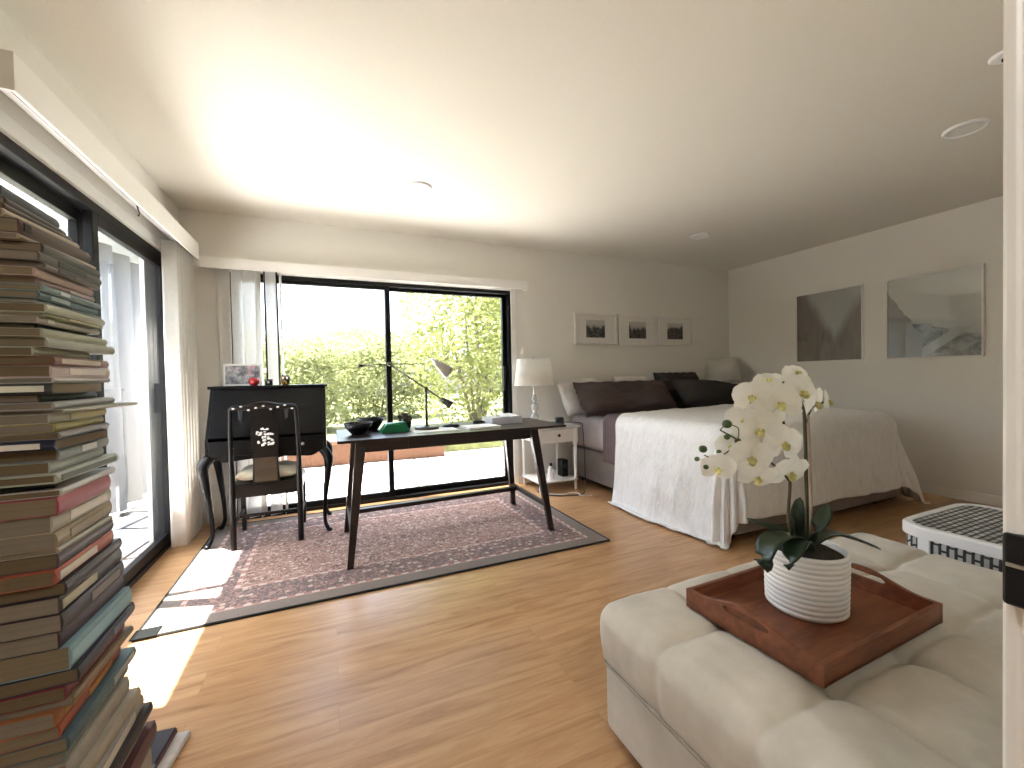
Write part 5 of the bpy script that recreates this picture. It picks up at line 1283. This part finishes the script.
# books lying on the floor beyond the stack
FG = 'books lying on the floor behind the tall stack'
book(-0.600, 1.43, 0.0, 0.13, 0.20, 0.03, (0.12, 0.02, 0.03), 1, 'dark red book on the floor beside the stack base', math.radians(-3), None, FG)
book(-0.452, 1.415, 0.0, 0.14, 0.215, 0.02, (0.62, 0.60, 0.58), 3, 'white paperback on the floor under the black book', math.radians(-9), None, FG)
book(-0.482, 1.42, 0.0204, 0.115, 0.205, 0.022, (0.03, 0.03, 0.04), 1, 'black book with dark red edge lying on the white paperback', math.radians(-6), (0.0, 1.0, (0.10, 0.015, 0.02)), FG)

# ------------------------------------------------------------------ outdoors
bm = B(); box(bm, -16, 18, -12, 26, -0.30, -0.13)
tag(obj('ground', bm, M['patio']), 'sunlit flagstone patio outside the windows', 'patio', kind='structure')
# brick planter edge
t = thing('planter_wall', 'low brick planter wall on the patio seen under the left half of the desk', 'planter', (0.9, 6.6, -0.13), math.radians(-3))
bm = B(); box(bm, -4.2, 0.75, 0, 0.25, 0, 0.30, 0.01); obj('planter_body', bm, M['brick'], t)
bm = B(); box(bm, -4.22, 0.77, -0.03, 0.28, 0.30, 0.36, 0.01); obj('planter_cap', bm, simple('planter_cap', (0.13, 0.06, 0.034), 0.8), t)
bm = B(); box(bm, -16, 18, 6.9, 26, -0.13, 0.12); tag(obj('lawn', bm, M['lawn']), 'sunny lawn rising behind the planter wall', 'lawn', kind='structure')
def leaves(bm, blobs, n, size, seed):
    rnd = random.Random(seed); tot = sum(b[3]*b[4]*b[5] for b in blobs)
    for (cx_, cy_, cz_, rx, ry, rz_) in blobs:
        k = int(n*rx*ry*rz_/tot)
        for _ in range(k):
            while True:
                a, b, c = rnd.uniform(-1, 1), rnd.uniform(-1, 1), rnd.uniform(-1, 1)
                q = a*a+b*b+c*c
                if q <= 1 and rnd.random() < 0.25+0.75*q: break
            p = Vector((cx_+a*rx, cy_+b*ry, cz_+c*rz_)); s = size*rnd.uniform(0.6, 1.4)
            d = Vector((rnd.uniform(-1, 1), rnd.uniform(-1, 1), rnd.uniform(-0.9, 0.5))).normalized(); e = d.orthogonal().normalized(); e.rotate(Matrix.Rotation(rnd.uniform(0, 6.28), 3, d))
            vs = [bm.verts.new(p+d*s*u+e*s*w) for u, w in ((-1, 0), (-0.2, 0.34), (1, 0), (-0.2, -0.34))]
            bm.faces.new(vs)
def tree(name, label, x, y, blobs, n, size, m, stems, seed, z0=0.12):
    t = thing(name, label, 'tree', (x, y, z0), 0, 'trees and shrubs behind the patio')
    bm = B(); leaves(bm, blobs, n, size, seed); obj('foliage', bm, M[m], t)
    rnd = random.Random(seed+1)
    for (dx, dy, h, r) in stems:
        bm = B(); tube(bm, [(dx*0.15, dy*0.15, 0), (dx*0.45, dy*0.45, h*0.4), (dx+rnd.uniform(-.1, .1), dy, h)], [r, r*0.7, r*0.35], 7, 4); obj('trunk', bm, M['bark'], t, True)
tree('leafy_tree', 'tall airy yellow green tree seen through the right window pane', 2.9, 8.6, [(0, 0, 2.4, 1.7, 1.2, 1.5), (0.3, 0.2, 3.6, 1.7, 1.2, 1.3), (-0.2, 0, 1.4, 1.3, 1.0, 1.1), (1.2, 0.2, 2.8, 1.3, 1.0, 1.4), (0.1, -0.2, 0.5, 1.5, 0.7, 0.55)], 17000, 0.066, 'foliage_b',
     [(-0.7, 0, 2.2, 0.05), (-0.3, 0.1, 2.6, 0.05), (0.1, 0, 2.8, 0.06), (0.5, 0.1, 2.4, 0.05), (0.8, 0, 2.0, 0.04)], 1)
tree('leafy_tree', 'pale green bush in the middle of the window behind the desk lamp', 1.15, 11.2, [(0, 0, 1.0, 1.5, 0.85, 0.8), (-0.5, 0, 1.75, 1.0, 0.75, 0.6), (0.8, 0.1, 1.5, 1.0, 0.75, 0.8), (0, -0.1, 0.38, 1.6, 0.7, 0.45)], 9500, 0.062, 'foliage_a', [(-0.3, 0, 1.0, 0.04), (0.2, 0, 1.2, 0.04), (0.5, 0, 0.9, 0.03)], 2)
tree('leafy_tree', 'rounded hedge shrub behind the black secretary desk', -0.9, 9.2, [(0, 0, 0.9, 1.1, 0.9, 0.8), (0.5, 0, 1.5, 0.7, 0.7, 0.45), (-0.6, 0, 1.5, 0.7, 0.7, 0.5), (0, -0.2, 0.35, 1.3, 0.7, 0.4)], 9500, 0.062, 'foliage_a', [(0, 0, 1.0, 0.04), (0.3, 0, 0.9, 0.03)], 3)
tree('leafy_tree', 'shrub at the far left of the back window behind the blind', -3.3, 10.9, [(0, 0, 0.8, 1.2, 0.9, 0.8), (0.2, 0, 1.4, 0.8, 0.7, 0.6)], 7000, 0.062, 'foliage_a', [(0, 0, 1.0, 0.04)], 4)
tree('leafy_tree', 'distant tree beyond the hedge at right edge of the window', 5.4, 11.6, [(0, 0, 2.2, 1.8, 1.2, 1.8), (0.2, 0, 3.8, 1.5, 1.2, 1.2)], 9000, 0.08, 'foliage_b', [(0, 0, 2.6, 0.08)], 5)
tree('leafy_tree', 'distant hazy tree beyond the middle bush', 0.9, 14.6, [(0, 0, 1.7, 1.9, 1.2, 1.0), (-1.6, 0, 1.4, 1.4, 1.0, 0.8)], 9000, 0.085, 'foliage_a', [(0, 0, 1.6, 0.07)], 6)

# patio roof outside the sliding door and white outdoor curtain
t = thing('patio_roof', 'grey painted patio roof edge outside the sliding door', 'roof', (0, 0, 0))
bm = B(); box(bm, -2.45, -1.57, 0.5, 5.7, 2.40, 2.46); obj('roof_board', bm, M['roofwood'], t)
bm = B(); box(bm, -2.50, -2.45, 0.5, 5.7, 2.26, 2.46, 0.005); obj('fascia', bm, M['roofwood'], t)
for y in (2.97, 4.6):
    bm = B(); box(bm, -2.45, XL-0.16, y-0.02, y+0.02, 2.36, 2.42, 0.003); obj('rafter', bm, M['roofwood'], t)
for y in (1.5, 5.6):
    bm = B(); box(bm, -2.48, -2.40, y-0.04, y+0.04, -0.13, 2.40, 0.005); obj('post', bm, M['roofwood'], t)
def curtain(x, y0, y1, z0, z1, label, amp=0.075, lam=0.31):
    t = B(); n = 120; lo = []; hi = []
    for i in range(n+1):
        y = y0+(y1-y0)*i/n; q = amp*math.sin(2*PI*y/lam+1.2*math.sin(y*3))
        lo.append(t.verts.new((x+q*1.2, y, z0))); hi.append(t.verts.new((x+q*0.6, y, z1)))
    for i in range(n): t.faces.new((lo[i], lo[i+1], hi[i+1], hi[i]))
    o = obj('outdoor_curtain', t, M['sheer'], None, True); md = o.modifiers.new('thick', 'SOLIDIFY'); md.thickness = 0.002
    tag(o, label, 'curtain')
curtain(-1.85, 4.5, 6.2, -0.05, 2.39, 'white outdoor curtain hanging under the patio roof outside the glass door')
t = thing('garden_fence', 'brownish garden fence beyond the patio outside the sliding door', 'fence', (-4.6, 3.0, -0.13))
bm = B(); box(bm, -0.03, 0.03, -6, 6, 0, 1.15); obj('fence_panel', bm, M['stucco'], t)
for y in (-5.5, -2.8, -0.1, 2.6, 5.3):
    bm = B(); box(bm, 0.03, 0.11, y-0.045, y+0.045, 0, 1.25, 0.005); obj('fence_post', bm, M['stucco'], t)

# ------------------------------------------------------------------ light
w = bpy.data.worlds.new('sky'); scene.world = w; w.use_nodes = True
nt = w.node_tree; nt.nodes.clear()
out = nt.nodes.new('ShaderNodeOutputWorld'); bg = nt.nodes.new('ShaderNodeBackground'); sk = nt.nodes.new('ShaderNodeTexSky')
sk.sky_type = 'NISHITA'; sk.sun_disc = False; sk.sun_elevation = math.radians(70); sk.sun_rotation = math.radians(-70); sk.air_density = 1.0; sk.dust_density = 3.5; sk.ozone_density = 1.0
hs = nt.nodes.new('ShaderNodeHueSaturation'); hs.inputs['Saturation'].default_value = 0.7
nt.links.new(sk.outputs[0], hs.inputs['Color']); nt.links.new(hs.outputs[0], bg.inputs[0]); nt.links.new(bg.outputs[0], out.inputs[0])
bg.inputs['Strength'].default_value = 0.30
sd = Vector((-1.0, 0.33, 3.24)).normalized()
sun = bpy.data.lights.new('sun', 'SUN'); sun.energy = 14.0; sun.angle = math.radians(0.6); sun.color = (1.0, 0.965, 0.915)
so = bpy.data.objects.new('sun', sun); COL.objects.link(so); so.rotation_euler = sd.to_track_quat('Z', 'Y').to_euler(); so.location = sd*12
def portal(loc, rot, sx, sy):
    l = bpy.data.lights.new('portal', 'AREA'); l.shape = 'RECTANGLE'; l.size = sx; l.size_y = sy; l.cycles.is_portal = True
    o = bpy.data.objects.new('window_portal', l); COL.objects.link(o); o.location = loc; o.rotation_euler = rot
portal((0.51, YB+0.13, 1.0), (-PI/2, 0, 0), WX1-WX0, 2.0)
portal((XL-0.13, (DY0+DY1)/2, 1.0), (0, -PI/2, 0), 2.0, DY1-DY0)

# ------------------------------------------------------------------ render look
vs = scene.view_settings; vs.view_transform = 'Standard'; vs.look = 'None'; vs.gamma = 1.0; vs.use_curve_mapping = False; vs.exposure = 2.6
cy = scene.cycles
cy.max_bounces = 14; cy.diffuse_bounces = 8; cy.glossy_bounces = 4; cy.transmission_bounces = 8; cy.transparent_max_bounces = 16
cy.caustics_reflective = False; cy.caustics_refractive = False; cy.sample_clamp_indirect = 6.0
cy.use_denoising = True
try: cy.denoiser = 'OPENIMAGEDENOISE'
except Exception: pass
